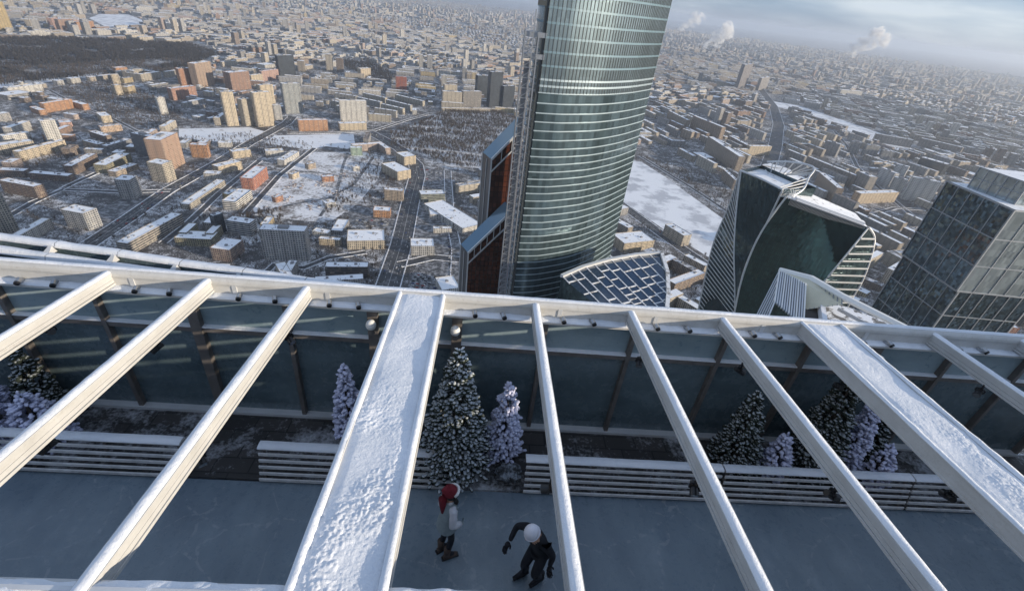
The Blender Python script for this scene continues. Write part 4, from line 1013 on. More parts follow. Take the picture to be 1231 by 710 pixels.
# copper tower half hidden by the lift mast
ct = thing('copper_tower', 'brown copper glass tower with a stepped slanting top behind the lift mast', 'skyscraper', (0, 0, 0))
def copper_block(xc, yc, dist, dx_right, rise, xl, yl, back_d, zb=0):
    P = at_dist(xc, yc, dist); Lb = at_dist(xl, yl, dist + back_d); d = np.array([1.0, .18]); d /= np.linalg.norm(d); R_ = P[:2] + d * dx_right; zc = P[2]
    Lb2 = Lb[:2]; n = Lb2 - P[:2]; Rb = R_ + n
    poly = [P[:2], R_, Rb, Lb2]; zt = [zc, zc + rise, zc + rise, zc]
    return poly, zt, zc
for (xc, yc, dist, dxr, rise, xl, yl, bk) in ((591, 192, 318, 46, 52, 580.5, 181, 16), (563, 304, 300, 30, 34, 553.5, 300, 13)):
    poly, zt, zc = copper_block(xc, yc, dist, dxr, rise, xl, yl, bk)
    prism_uv('facade', [poly[0], poly[1]], 0, 0, M['copper'], ct, None, False, zt[:2])
    prism_uv('side_wall', [poly[1], poly[2], poly[3], poly[0]], 0, 0, M['slate'], ct, None, False, [zt[1], zt[2], zt[3], zt[0]])
    mb = MB(); mb.add([(*poly[0], zt[0]), (*poly[1], zt[1]), (*poly[2], zt[2]), (*poly[3], zt[3])], [(0, 1, 2, 3)]); mb.build('slanting_glass_top', plain('blue_sloped_glass', (.16, .24, .30), .12, .3), ct)
    for (o1, w1) in ((.3, 1.3), (-8.5, .8)):
        q = MB(); q.bar((poly[0][0], poly[0][1] - .5, zt[0] + o1), (poly[1][0], poly[1][1] - .5, zt[1] + o1), w1, w1); q.build('top_chord', M['steel_lt'], ct)
    q = MB(); q.bar((poly[0][0], poly[0][1] - .4, 0), (poly[0][0], poly[0][1] - .4, zt[0]), .9); q.bar((*poly[3], 0), (*poly[3], zt[3]), .8)
    mid = (np.array(poly[0]) + np.array(poly[3])) / 2 + np.array([-.3, -.2]); q.bar((*mid, 0), (*mid, zt[0] - 2), .5); q.build('corner_trim', M['steel_lt'], ct)
    for k in range(1, 7):
        f = k / 7; a = np.array(poly[0]) + (np.array(poly[1]) - np.array(poly[0])) * f; zq = zt[0] + (zt[1] - zt[0]) * f
        q = MB(); q.bar((a[0], a[1] - .45, zq - 8.5), (a[0], a[1] - .45, zq), .4); q.build('top_post', M['steel_lt'], ct)

# twisted tower
tt = thing('twisted_tower', 'twisted dark glass tower with white spiral edges and an open ribbed crown', 'skyscraper', (0, 0, 0))
def poly3(lst):
    P = [Vector(at_dist(*p)) for p in lst]; return spline([tuple(p) for p in P], 6)
def down(l):
    d = l[-1]; return l + [Vector((d.x, d.y, 0))]
Al = poly3([(890, 205, 479.5), (876, 248, 488), (856, 298, 486), (838, 378, 478), (822, 440, 470)])
Bl = poly3([(891, 205.5, 479), (885.5, 250, 470), (882.5, 300, 458), (883.5, 345, 448), (884, 385, 440), (884, 440, 436)]); Bl = [Vector(v) for v in Bl]
Cl = poly3([(941, 228, 449), (922, 268, 449), (905, 299, 447), (891, 338, 443), (885, 380, 440), (882, 440, 438)])
n_l = min(len(Al), len(Bl), len(Cl)) - 1
def resamp(l, n):
    return [l[int(i * (len(l) - 1) / n)].lerp(l[min(int(i * (len(l) - 1) / n) + 1, len(l) - 1)], (i * (len(l) - 1) / n) % 1) for i in range(n + 1)]
Al, Bl, Cl = (down(resamp(l, 30)) for l in (Al, Bl, Cl)); NT = len(Al)
Dl = [a + Vector((34, 26, 0)) for a in Al]; El_ = [c + Vector((38, 14, 0)) for c in Cl]
loft_uv('twisted_face', [[tuple(Bl[i].lerp(Cl[i], j / 6)) for j in range(7)] for i in range(NT - 1, -1, -1)], M['green2'], tt, smooth=True)
loft_uv('turned_face', [[tuple(Al[i].lerp(Bl[i], j / 3)) for j in range(4)] for i in range(NT - 1, -1, -1)], M['green2'], tt, smooth=True)
loft_uv('rear_face', [[tuple(Cl[i]), tuple(El_[i]), tuple(Dl[i]), tuple(Al[i])] for i in range(NT - 1, -1, -1)], M['green2'], tt)
for l in (Al, Bl, Cl): q = MB(); q.tube(l[:-1], .85, 6); q.build('spiral_edge', M['steel_lt'], tt)
def at_height(line, z):
    for i in range(len(line) - 1):
        if line[i].z >= z >= line[i + 1].z and line[i].z > line[i + 1].z: return line[i].lerp(line[i + 1], (line[i].z - z) / (line[i].z - line[i + 1].z))
    return None
z = 236.0
while z > 40:
    a, b = at_height(Al, z + 4.5), at_height(Bl, z - 4.5)
    if a and b: o_n = Vector((-.55, -.75, 0)) * .7; q = MB(); q.bar(a + o_n, b + o_n, .55, .8); q.build('white_fin', M['steel_lt'], tt)
    z -= 4.6
ZT = 243.0
rfp = [at_z(x, y, ZT) for x, y in ((890, 207), (941, 230), (963, 214), (926, 196))]
mb = MB(); mb.add([tuple(p) for p in rfp], [(3, 2, 1, 0), (0, 1, 2, 3)][:1]); mb.build('roof', M['roof'], tt)
hc = at_z(933, 205, ZT); dk = MB(); dk.prism([(hc[0] + 13.5 * math.cos(t * .2618), hc[1] + 13.5 * math.sin(t * .2618)) for t in range(24)], ZT - 3, ZT + 2.2); dk.build('helipad', M['field'], tt)
K = lambda x, y, d: Vector(at_dist(x, y, d))
tA, tC = Al[0], Cl[0]
q = MB(); q.tube([tA, tA.lerp(tC, .5) + Vector((0, 0, 1)), tC], .9, 6); q.build('crown_front_beam', M['steel_lt'], tt)
fb = MB(); fb.bar(tA + Vector((1, 1, -4)), tC + Vector((1, 1, -4)), 1.2, 7); fb.build('crown_fascia', M['steel_lt'], tt)
cr_ = [K(922, 194.5, 505), K(950, 194.5, 505), K(978, 201, 498), K(972, 214, 482), K(965, 228, 468), K(948, 238, 452)]
crs = spline([tuple(p) for p in cr_], 6)
q = MB(); q.tube(crs, .8, 6); q.build('crown_rail', M['steel_lt'], tt)
for k in range(15):
    p = crs[2 + k * (len(crs) - 3) // 15]; a = math.atan2(p.y - hc[1], p.x - hc[0]); s = Vector((hc[0] + 14 * math.cos(a), hc[1] + 14 * math.sin(a), ZT)) if k < 9 else tC.lerp(tA, (14 - k) * .02) + Vector((0, 0, -1.2 * (k - 9)))
    q = MB(); q.bar(s, p, .8, .8); q.build('crown_rib', M['steel_lt'], tt)

# dark green slab tower with the arched end
gt = thing('green_slab_tower', 'dark green glass tower with a pointed arch end barred by white floors', 'skyscraper', (0, 0, 0))
Gp = [(945, 237, 446), (922, 268, 446), (905, 299, 444), (891, 338, 440), (882, 380, 437), (870, 440, 434)]
Fp = [(1044, 273.5, 470), (1020, 303, 460), (1001, 326, 454), (985, 346, 450), (966, 376, 446), (930, 440, 442)]
Ep = [(1044.5, 273.5, 471), (1051, 286, 482), (1047, 308, 484), (1036, 338, 482), (1020, 366, 479), (990, 430, 474)]
Gl, Fl, El = poly3(Gp), poly3(Fp), poly3(Ep); nlev = len(Gl)
Gl, Fl, El = down(Gl), down(Fl), down(El); nlev += 1
Bk = [g + Vector((26, 30, 0)) for g in Gl]; Bk2 = [g + Vector((10, 32, 0)) for g in El]
rows = [[tuple(Gl[i].lerp(Fl[i], j / 10)) for j in range(11)] for i in range(nlev - 1, -1, -1)]
loft_uv('facade', rows, M['green'], gt, smooth=True)
loft_uv('arched_end', [[tuple(Fl[i]), tuple(Fl[i].lerp(El[i], .5)), tuple(El[i])] for i in range(nlev - 1, -1, -1)], M['green2'], gt)
loft_uv('back_wall', [[tuple(El[i]), tuple(Bk2[i]), tuple(Bk[i]), tuple(Gl[i])] for i in range(nlev - 1, -1, -1)], M['green2'], gt)
mb = MB(); mb.add([Gl[0], Fl[0], Bk2[0], Bk[0]], [(0, 1, 2, 3)]); rf = mb.build('roof', M['roof'], gt)
q = MB(); q.tube(Gl[:-1], .8, 6); q.build('left_ribbon', M['steel_lt'], gt)
q = MB(); q.tube(Fl[:-1], .8, 6); q.build('arch_rib', M['steel_lt'], gt)
q = MB(); q.tube(El[:-1], 1.0, 6); q.build('arch_rib', M['steel_lt'], gt)
z = Fl[0].z - 9
while z > 70:
    a, b = at_height(Fl, z), at_height(El, z - 1.5)
    if a and b: q = MB(); q.bar(a + Vector((.3, -.8, 0)), b + Vector((.3, -.8, 0)), .8, 1.3); q.build('white_floor', M['steel_lt'], gt)
    z -= 6.6
gd = (Fl[0] - Gl[0]); gn = Vector((gd.y, -gd.x, 0)).normalized()
for k, (of, hh, mt) in enumerate(((3.5, 2.6, M['band']), )):
    q = MB(); q.bar(Gl[0].lerp(Fl[0], .12) - gn * of + Vector((0, 0, 1.2)), Gl[0].lerp(Fl[0], .95) - gn * of + Vector((0, 0, 1.2)), 5, hh); q.build('roof_cabin', M['roof'], gt)
q = MB()
for k in range(60): a = Gl[0].lerp(Fl[0], .06 + k * .0152); q.bar(a + gn * .5, a + gn * .5 + Vector((0, 0, -5)), .4, .5)
q.bar(Gl[0].lerp(Fl[0], .05) + gn * .5, Fl[0] + gn * .5, .9, .8); q.build('crest_fins', M['steel'], gt)
q = MB()
for k in range(14):
    a = k * .449; q.bar(Gl[0] + Vector((3 + 5 * math.cos(a), 4 + 5 * math.sin(a), -1)), Gl[0] + Vector((3 + 5 * math.cos(a + .9), 4 + 5 * math.sin(a + .9), 5)), .4)
q.build('round_frame', M['steel_lt'], gt)

# stacked glass tower on the right
st = thing('stacked_tower', 'right hand glass tower of stacked offset blocks with a grid of pale lines', 'skyscraper', (0, 0, 0))
def stack_block(tag_, c0, cl, cr, ztop_, zbot, nu, nv, ml, mr, depth=None, edge=.7):
    """c0 front corner, cl left corner, cr right corner (plan)"""
    c0, cl, cr = (np.array(q[:2]) for q in (c0, cl, cr)); bk = cl + (cr - c0); tr = None
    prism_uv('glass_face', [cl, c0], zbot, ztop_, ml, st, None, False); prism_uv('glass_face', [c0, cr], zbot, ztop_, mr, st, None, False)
    prism_uv('rear_wall', [cr, bk, cl], zbot, ztop_, ml, st, None, False)
    mb = MB(); mb.add([(*cl, ztop_), (*c0, ztop_), (*cr, ztop_), (*bk, ztop_)], [(0, 1, 2, 3)]); mb.add([(*cl, zbot), (*c0, zbot), (*cr, zbot), (*bk, zbot)], [(3, 2, 1, 0)]); mb.build('tier_roof', M['roof'], st)
    nl = np.array([(c0 - cl)[1], -(c0 - cl)[0]]); nl /= np.linalg.norm(nl); nr = np.array([(cr - c0)[1], -(cr - c0)[0]]); nr /= np.linalg.norm(nr)
    g = MB()
    for (a, b, nn, cnt) in ((cl, c0, nl, nu), (c0, cr, nr, nu)):
        for i in range(cnt + 1):
            p = a + (b - a) * i / cnt + nn * .15; g.bar((*p, zbot), (*p, ztop_), edge * (1.2 if i in (0, cnt) else .6), .5)
        for j in range(nv + 1):
            zq = zbot + (ztop_ - zbot) * j / nv; p, q_ = a + nn * .16, b + nn * .16; g.bar((*p, zq), (*q_, zq), .45, edge * (1.3 if j in (0, nv) else .8))
    g.build('facade_grid', M['steel'], st)
DZ = 68.0
zA = CAMZ - DZ
c0 = at_z(1220, 253, zA); cl = at_z(1139, 218, zA); dl = (cl - c0)[:2]; wd = np.linalg.norm(dl); pr = np.array([dl[1], -dl[0]]); pr = pr if pr @ c0[:2] > 0 else -pr
cr = c0[:2] + pr * 1.05
zB = z_over(1151, 350, c0)
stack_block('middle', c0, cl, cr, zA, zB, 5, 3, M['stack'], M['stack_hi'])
u = dl / wd; v = pr / np.linalg.norm(pr)
lo0 = c0[:2] - u * 0 + v * 3.2 + u * 1.5
stack_block('lower', lo0, lo0 + dl * 1.0, lo0 + pr * 1.04, zB - .6, 0, 6, 14, M['stack'], M['stack'])
up0 = at_z(1219, 246, zA); t0 = at_z(1163, 225, zA)
zC = z_over(1178.8, 201, t0)
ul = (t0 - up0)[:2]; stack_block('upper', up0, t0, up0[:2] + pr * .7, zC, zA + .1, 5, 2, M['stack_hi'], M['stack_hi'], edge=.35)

# crown of the near tower just beyond the rail
nt_ = thing('slant_roof_tower', 'near tower top with a white sloping crown and patchy snowy roof deck', 'skyscraper', (0, 0, 0))
P1, P2, P3, P4 = K(937, 325, 128), K(968.5, 341, 121), K(965.5, 392, 108), K(931, 363, 112)
mb = MB(); mb.add([P1, P2, P3, P4], [(0, 1, 2, 3)]); mb.build('slanting_panel', plain('blue_grey_panel', (.20, .26, .34), .35, .3, var=.15, scale=1), nt_)
for k in range(13):
    f = k / 12; q = MB(); q.bar(P1.lerp(P2, f), P4.lerp(P3, f), .28, .5); q.build('panel_fin', M['steel_lt'] if k % 3 else M['white'], nt_)
B1, B2 = K(903, 392, 112), K(917, 396, 104)
mb = MB(); mb.add([P1, P4, B2, B1], [(0, 1, 2, 3)]); mb.build('side_lattice_panel', plain('grey_glass_side', (.10, .12, .14), .25, .3), nt_)
for k in range(6):
    f = k / 5; q = MB(); q.bar(P1.lerp(P4, f), B1.lerp(B2, f), .3, .4); q.build('side_fin', M['steel_lt'], nt_)
R1, R2, R3, R4 = K(937, 324.5, 128), K(975, 335, 126), K(1012, 356, 120), K(1096, 398, 116)
q = MB(); q.tube([R1, R2, R3, R4], [.7, .9, .8, .7], 6); q.build('sloping_edge_beam', M['white'], nt_)
dz_ = Vector((0, 0, -5.5)); C1, C2, C3 = K(968.5, 341, 121), K(968, 372, 116), K(1012, 366, 118)
mb = MB(); mb.add([R1, R2, R3, C3, C2, C1], [(0, 1, 2, 3, 4, 5)]); mb.build('cream_inner_wall', plain('cream_cladding', (.62, .58, .44), .6, var=.06, scale=.5), nt_)
for k in range(9):
    f = k / 8; a = R2.lerp(R3, f) if k else R2; b = C2.lerp(C3, f); q = MB(); q.bar(a, b, .18, .2); q.build('wall_joint', M['steel'], nt_)
zd = K(1012, 368, 118).z - 3
deck = [at_z(x, y, zd) for x, y in ((968, 372), (1012, 366), (1100, 400), (1110, 420), (960, 420))]
mdeck = snow_mat('patchy_roof_deck', (.78, .80, .84), (.16, .155, .15), .35, .46, soft=.05)
prism_uv('tower_body', [(d[0], d[1]) for d in deck][::-1], 0, zd, M['stack'], nt_)
mb = MB(); mb.add([tuple(d) for d in deck], [tuple(range(len(deck)))[::-1]]); mb.build('roof_deck', mdeck, nt_)
dpit = [at_z(x, y, zd + .05) for x, y in ((968, 366), (986, 366), (990, 400), (966, 400))]
mb = MB(); mb.add([tuple(d) for d in dpit], [(3, 2, 1, 0)]); mb.build('dark_roof_pit', plain('dark_pit', (.05, .045, .045), .8), nt_)
q = MB(); q.bar(tuple(at_z(987, 366, zd + 1)), tuple(at_z(992, 402, zd + 1)), 1.0, 1.6); q.build('roof_kerb', M['berm'], nt_)
q = MB(); q.bar(tuple(K(1015, 358, 119) + Vector((0, 0, -3))), tuple(R4 + Vector((0, 0, -3.2))), .5, .6); q.build('lower_edge_rail', M['steel'], nt_)

# steam from chimneys on the hazy right horizon
msm = bpy.data.materials.new('steam'); msm.use_nodes = True; ts = msm.node_tree; ts.nodes.clear()
so = N(ts, 'ShaderNodeOutputMaterial'); sv = N(ts, 'ShaderNodeVolumePrincipled'); ts.links.new(sv.outputs[0], so.inputs['Volume'])
sv.inputs['Color'].default_value = (1, 1, 1, 1); sv.inputs['Anisotropy'].default_value = .0
sn = noise_node(ts, .018, 6, .68); sm_ = mathn(ts, 'MULTIPLY', mathn(ts, 'MAXIMUM', mathn(ts, 'SUBTRACT', sn, .48), 0.0), .34); ts.links.new(sm_, sv.inputs['Density'])
def plume(pts, dist, r0, r1, label, seed):
    rnd = random.Random(seed); bm = bmesh.new(); P = [Vector(at_dist(x, y, dist)) for x, y in pts]; L_ = spline([tuple(p) for p in P], 10); n = len(L_)
    for i, p in enumerate(L_):
        r = r0 + (r1 - r0) * (i / n) ** .8
        for k in range(2):
            s = bmesh.ops.create_icosphere(bm, subdivisions=2, radius=r * rnd.uniform(.5, 1.2)); c = p + Vector((rnd.uniform(-1, 1), rnd.uniform(-1, 1), rnd.uniform(-.7, .7))) * r * 1.25
            for v in s['verts']: v.co = v.co * (1 + .35 * mnoise.noise(v.co / r * 1.3 + Vector((i, k, seed)))) + c
    me = bpy.data.meshes.new('steam_plume'); bm.to_mesh(me); bm.free(); me.materials.append(msm); o = link_mesh('steam_plume', me)
    rm = o.modifiers.new('merge', 'REMESH'); rm.mode = 'VOXEL'; rm.voxel_size = r0 * .5
    return tag(o, label, 'smoke', None, 'stuff')
plume([(842, 56), (850, 50), (862, 49), (870, 40), (876, 34)], 5200, 18, 46, 'white steam plume rising beside the glass tower', 1)
plume([(1022, 64), (1032, 57), (1042, 50), (1062, 43)], 6200, 24, 60, 'cream steam plume drifting right over the hazy district', 2)
plume([(818, 34), (828, 28), (840, 22)], 7000, 22, 45, 'small steam plume directly beside the glass tower edge', 4)
# ---------------------------------------------------------------- the terrace we look down on (z measured from its floor)
def F_(x, y, z): return (x, y, FZ + z)
M['rink'] = None
def rink_mat():
    m, t, b = mat_new('rink_ice'); setc(b, (.4, .45, .5), .28)
    f = noise_node(t, .6, 5, .6); s1 = noise_node(t, 3.0, 6, .7, stretch=(1, .22, 1)); s2 = noise_node(t, 9, 4, .7)
    k = mathn(t, 'ADD', mathn(t, 'MULTIPLY', f, .6), mathn(t, 'MULTIPLY', s1, .4))
    c = ramp(t, k, [(.35, (.12, .16, .20)), (.55, (.185, .235, .275)), (.75, (.30, .35, .39))])
    # skate scratches: thin voronoi edges in stretched space
    v = N(t, 'ShaderNodeTexVoronoi', feature='DISTANCE_TO_EDGE'); v.inputs['Scale'].default_value = .9; v.inputs['Randomness'].default_value = 1
    g = N(t, 'ShaderNodeNewGeometry'); wv = N(t, 'ShaderNodeVectorMath', operation='ADD'); nn = N(t, 'ShaderNodeTexNoise'); nn.inputs['Scale'].default_value = .8
    t.links.new(g.outputs['Position'], nn.inputs['Vector']); t.links.new(g.outputs['Position'], wv.inputs[0]); t.links.new(nn.outputs['Color'], wv.inputs[1]); t.links.new(wv.outputs[0], v.inputs['Vector'])
    sc = mathn(t, 'MULTIPLY', mathn(t, 'LESS_THAN', v.outputs['Distance'], .012), mathn(t, 'GREATER_THAN', s2, .52))
    c = mixcol(t, mathn(t, 'MULTIPLY', sc, .35), c, (.42, .44, .46)); t.links.new(c, b.inputs['Base Color'])
    t.links.new(ramp(t, s2, [(.3, (.18,) * 3), (.7, (.45,) * 3)]), b.inputs['Roughness']); bump(t, b, s1, .15, .01); return m
M['rink'] = rink_mat()
M['paving'] = None
def paving_mat():
    m, t, b = mat_new('dark_paving'); setc(b, (.05, .05, .05), .6)
    br = N(t, 'ShaderNodeTexBrick'); br.inputs['Scale'].default_value = 1.0; br.inputs['Brick Width'].default_value = .6; br.inputs['Row Height'].default_value = .3; br.inputs['Mortar Size'].default_value = .012
    br.inputs['Color1'].default_value = (.030, .029, .028, 1); br.inputs['Color2'].default_value = (.055, .05, .048, 1); br.inputs['Mortar'].default_value = (.012, .012, .012, 1)
    g = N(t, 'ShaderNodeNewGeometry'); t.links.new(g.outputs['Position'], br.inputs['Vector'])
    s = noise_node(t, 1.1, 7, .7); s2 = noise_node(t, 14, 4, .7); k = mathn(t, 'ADD', mathn(t, 'MULTIPLY', s, .7), mathn(t, 'MULTIPLY', s2, .3))
    fac = ramp(t, k, [(.50, (0, 0, 0)), (.66, (.75, .75, .75))])
    t.links.new(mixcol(t, fac, br.outputs['Color'], (.62, .64, .68)), b.inputs['Base Color']); return m
M['paving'] = paving_mat()
M['snowbed'] = None
def snowbed():
    m, t, b = mat_new('beam_snow'); setc(b, (.80, .83, .88), .7)
    f = noise_node(t, 1.2, 6, .6, space='obj'); g = noise_node(t, 22, 6, .72, space='obj'); h = noise_node(t, 5, 4, .6, space='obj')
    t.links.new(ramp(t, f, [(.3, (.66, .70, .76)), (.65, (.84, .86, .90))]), b.inputs['Base Color'])
    bump(t, b, mathn(t, 'ADD', g, h), .8, .02); b.inputs['Subsurface Weight'].default_value = .0; return m
M['snow'] = snowbed()
def cream_mat():
    m, t, b = mat_new('cream_steel'); setc(b, (.6, .6, .58), .45)
    f = noise_node(t, 2.2, 5, .65, space='obj'); g = noise_node(t, 9, 6, .75, space='obj', stretch=(1, .15, 1)); k = noise_node(t, 40, 3, .6, space='obj')
    c = ramp(t, f, [(.3, (.45, .445, .43)), (.7, (.56, .56, .55))]); st = ramp(t, mathn(t, 'ADD', mathn(t, 'MULTIPLY', g, .7), mathn(t, 'MULTIPLY', k, .3)), [(.52, (0, 0, 0)), (.72, (.55, .55, .55))])
    t.links.new(mixcol(t, st, c, (.29, .265, .23)), b.inputs['Base Color']); t.links.new(ramp(t, k, [(.3, (.35,) * 3), (.7, (.6,) * 3)]), b.inputs['Roughness']); bump(t, b, k, .12, .004); return m
M['cream'] = cream_mat()
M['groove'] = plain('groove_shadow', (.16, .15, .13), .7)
M['slat'] = plain('frosted_board', (.60, .59, .585), .7, var=.18, scale=6)
M['post'] = plain('brown_grey_steel', (.16, .145, .135), .45, .3, var=.25, scale=5)
M['black'] = plain('black_housing', (.012, .012, .013), .4)
M['lens'] = plain('lamp_lens', (.12, .13, .14), .08)
M['chrome'] = plain('brushed_metal', (.42, .43, .44), .28, .9)
def pane_mat(name, lo, hi, rough=.16):
    m, t, b = mat_new(name); setc(b, lo, rough, .0, .6)
    f = noise_node(t, .7, 5, .65, stretch=(.6, 1, 2.2)); g = noise_node(t, 5, 5, .7)
    t.links.new(ramp(t, mathn(t, 'ADD', mathn(t, 'MULTIPLY', f, .75), mathn(t, 'MULTIPLY', g, .25)), [(.38, lo), (.68, hi)]), b.inputs['Base Color'])
    t.links.new(ramp(t, g, [(.3, (rough,) * 3), (.75, (rough + .3,) * 3)]), b.inputs['Roughness']); return m
M['pane_low'] = pane_mat('dark_teal_glass', (.06, .09, .105), (.14, .185, .205), .12)
M['pane_up'] = pane_mat('sky_paled_frosted_glass', (.16, .225, .255), (.29, .365, .40), .22)  # paler upper panes: frost, plus sky reflection put into the colour
def fsheet(name, x0, x1, y0, y1, z, mat, nx=1, ny=1, th=.25):
    mb = MB(); mb.box(((x0 + x1) / 2, (y0 + y1) / 2, FZ + z - th / 2), (x1 - x0, y1 - y0, th)); return tag(mb.build(name, mat), kind='structure')
fsheet('ice_floor', -16, 15, 1.6, 4.99, 0, M['rink'])
fsheet('terrace_floor', -16, 15, 4.994, 6.40, .045, M['paving'])
# the skyscraper that carries the terrace, with its roof pavilion behind the viewer
host = thing('host_tower', 'roof edge of the skyscraper below us with snow on its ribbed ledge at lower left', 'skyscraper', (0, 0, 0))
hp = [(-19, -24), (15.5, -24), (15.5, 6.72), (-.8, 6.74), (-4.2, 6.95), (-19, 8.6)]
prism_uv('facade', hp, 0, FZ - .30, M['hostglass'], host, M['steel'])
def hbox(name, x0, x1, y0, y1, z0, z1, mat):
    mb = MB(); mb.box(((x0 + x1) / 2, (y0 + y1) / 2, FZ + (z0 + z1) / 2), (x1 - x0, y1 - y0, z1 - z0)); return mb.build(name, mat, host)
hbox('pavilion_wall', -16, 15, -9, 1.55, -.28, 3.05, M['white'])
hbox('upper_storey', -16, 15, -10, -2.3, 3.06, 5.35, M['white'])
hbox('added_shade_wall', 12.2, 12.6, 1.56, 6.3, -.28, 4.2, M['white'])  # unseen wall, added to keep low sun off the rink and glass
lg = MB(); lg.box((-.5, 1.66, FZ + 3.14), (31, .46, .10)); lg.build('roof_ledge', M['cream'], host)
rbm2 = MB()
for k in range(4): rbm2.box((-.5, 1.50 + .10 * k, FZ + 3.22), (31, .035, .05))
rbm2.build('ledge_ribs', M['steel_lt'], host)
ls = MB(); nx = 240; vs = []
for j in range(9):
    for i in range(nx + 1):
        x = -8 + 12 * i / nx; y = 1.40 + .49 * j / 8
        h = 3.205 + .045 * mnoise.noise(Vector((x * 1.3, y * 5, 4))) + .03 * mnoise.noise(Vector((x * 6, y * 9, 2))) + (.03 if j < 8 else -.02)
        vs.append((x, y, FZ + h))
ls.add(vs, [(j * (nx + 1) + i, j * (nx + 1) + i + 1, (j + 1) * (nx + 1) + i + 1, (j + 1) * (nx + 1) + i) for j in range(8) for i in range(nx)])
ls.build('ledge_snow', M['snow'], host, smooth=True)

# glass wall
GY = 6.48
gw = thing('glass_wall', 'dark teal glass wall with brown posts standing behind the row of spruces', 'glass wall', (0, GY, FZ))
MX = [-10.5, -9.0, -7.5, -6.05, -4.6, -3.1, -1.7, -.3, 1.2, 2.75, 4.4, 5.95, 7.2, 8.7, 10.2, 11.7]
for i in range(len(MX) - 1):
    a, b = MX[i] + .035, MX[i + 1] - .035
    for z0, z1, mt in ((.10, 1.93, 'pane_low'), (2.03, 2.66, 'pane_up')):
        mb = MB(); mb.box(((a + b) / 2, .02, (z0 + z1) / 2), (b - a, .03, z1 - z0)); mb.build('glass_pane', M[mt], gw)
for x in MX:
    wide = x in (-4.6, -1.7, -.3, 7.2)
    mb = MB(); mb.box((x, -.03, 1.38), (.17 if wide else .075, .14, 2.62)); mb.build('post', M['post'], gw, bevel=.006)
mb = MB(); mb.box((.6, -.015, 1.98), (22.2, .13, .09)); mb.build('transom', M['post'], gw)
mb = MB(); mb.box((.6, -.035, 2.035), (22.2, .10, .018)); mb.build('transom_snow', M['snow'], gw)
mb = MB(); mb.box((.6, -.05, .07), (22.2, .16, .07)); mb.build('sill', M['steel_lt'], gw)
# inner cream fins seen through the lower panes as paler verticals
# top rail
tr = thing('top_rail', 'cream steel rail capping the glass wall with snow on its lower lip', 'rail', (.6, GY, FZ))
mb = MB(); mb.box((0, .05, 2.80), (22.4, .16, .20)); mb.tube([(-11.2, .05, 2.90), (11.2, .05, 2.90)], .095, 14); mb.build('rail_beam', M['cream'], tr, smooth=False)
mb = MB(); mb.box((0, -.08, 2.675), (22.4, .17, .035)); mb.build('lower_lip', M['cream'], tr)
sv_ = []; n_ = 700; mb = MB()
for i in range(n_ + 1):
    x = -11.2 + 22.4 * i / n_; k = mnoise.noise(Vector((x * 1.7, 0, 7))); h = .022 + .016 * k + .008 * mnoise.noise(Vector((x * 9, 1, 7)))
    sv_ += [(x, -.155 + .01 * k, 2.693), (x, -.14, 2.693 + h), (x, -.06, 2.693 + h * 1.25), (x, -.02, 2.70 + h)]
mb.add(sv_, [(i * 4 + j, (i + 1) * 4 + j, (i + 1) * 4 + j + 1, i * 4 + j + 1) for i in range(n_) for j in range(3)]); mb.build('lip_snow', M['snow'], tr, smooth=True)
sv_ = []; mb = MB()
for i in range(n_ + 1):
    x = -11.2 + 22.4 * i / n_; h = .014 + .010 * mnoise.noise(Vector((x * 2.1, 3, 7)))
    sv_ += [(x, .02, 2.992), (x, .04, 2.992 + h), (x, .11, 2.985 + h), (x, .14, 2.96)]
mb.add(sv_, [(i * 4 + j, (i + 1) * 4 + j, (i + 1) * 4 + j + 1, i * 4 + j + 1) for i in range(n_) for j in range(3)]); mb.build('rail_snow', M['snow'], tr, smooth=True)
for x in (-5.05, -3.5, -2.05, -.2, 1.75, 3.4, 5.3, 7.2):
    mb = MB(); mb.box((x - .6 - .35, -.035, 2.81), (.07, .02, .17)); mb.build('joint_plate', M['steel_lt'], tr)

# roof beams
SLOPE = math.tan(math.radians(3.75))
def beam_frame(name, label, x, group):
    r = thing(name, label, 'beam', (x, GY, FZ + 2.95), 0, group); r.rotation_euler = (-math.atan(SLOPE), 0, 0); return r
LB = 4.95
def small_beam(x, label, w=.10):
    r = beam_frame('roof_beam', label, x, 'narrow white roof beams'); mb = MB()
    y0 = -LB / 2 + .06
    mb.mat(0).box((0, y0, -.03), (w + .025, LB, .045)); mb.box((0, y0, -.085), (w, LB, .062)); mb.box((0, y0, -.148), (w, LB, .056)); mb.box((0, y0, -.2), (w + .02, LB, .036))
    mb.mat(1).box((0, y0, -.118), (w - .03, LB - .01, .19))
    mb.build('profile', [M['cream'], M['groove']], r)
    sm = MB(); n = 220; vs = []
    for i in range(n + 1):
        y = .06 - LB * i / n; k = mnoise.noise(Vector((x, y * 1.3, 3))); kk = mnoise.noise(Vector((x, y * 8, 5))); h = .02 + .015 * k + .007 * kk; hw = w / 2 + .008 - .010 * max(0, k)
        vs += [(-hw, y, -.012), (-hw * .8, y, h * .8 - .008), (-.1 * hw, y, h), (hw * .75, y, h * .8 - .008), (hw, y, -.012)]
    sm.add(vs, [(i * 5 + j + 1, (i + 1) * 5 + j + 1, (i + 1) * 5 + j, i * 5 + j) for i in range(n) for j in range(4)]); sm.build('snow_cover', M['snow'], r, smooth=True)
    mb = MB(); mb.box((0, .10, -.11), (w + .05, .09, .22)); mb.build('end_bracket', M['cream'], r)
    return r
small_beam(-5.73, 'narrow beam crossing in front of the lavender spruces, its lower end cut by the left edge')
small_beam(-4.24, 'narrow beam over the leftmost slatted barrier, running to the left edge of the photo')
small_beam(-2.72, 'narrow beam ending at the snowy ledge in the lower left, left of the wide middle beam')
small_beam(.98, 'narrow beam directly right of the person in the white cap')
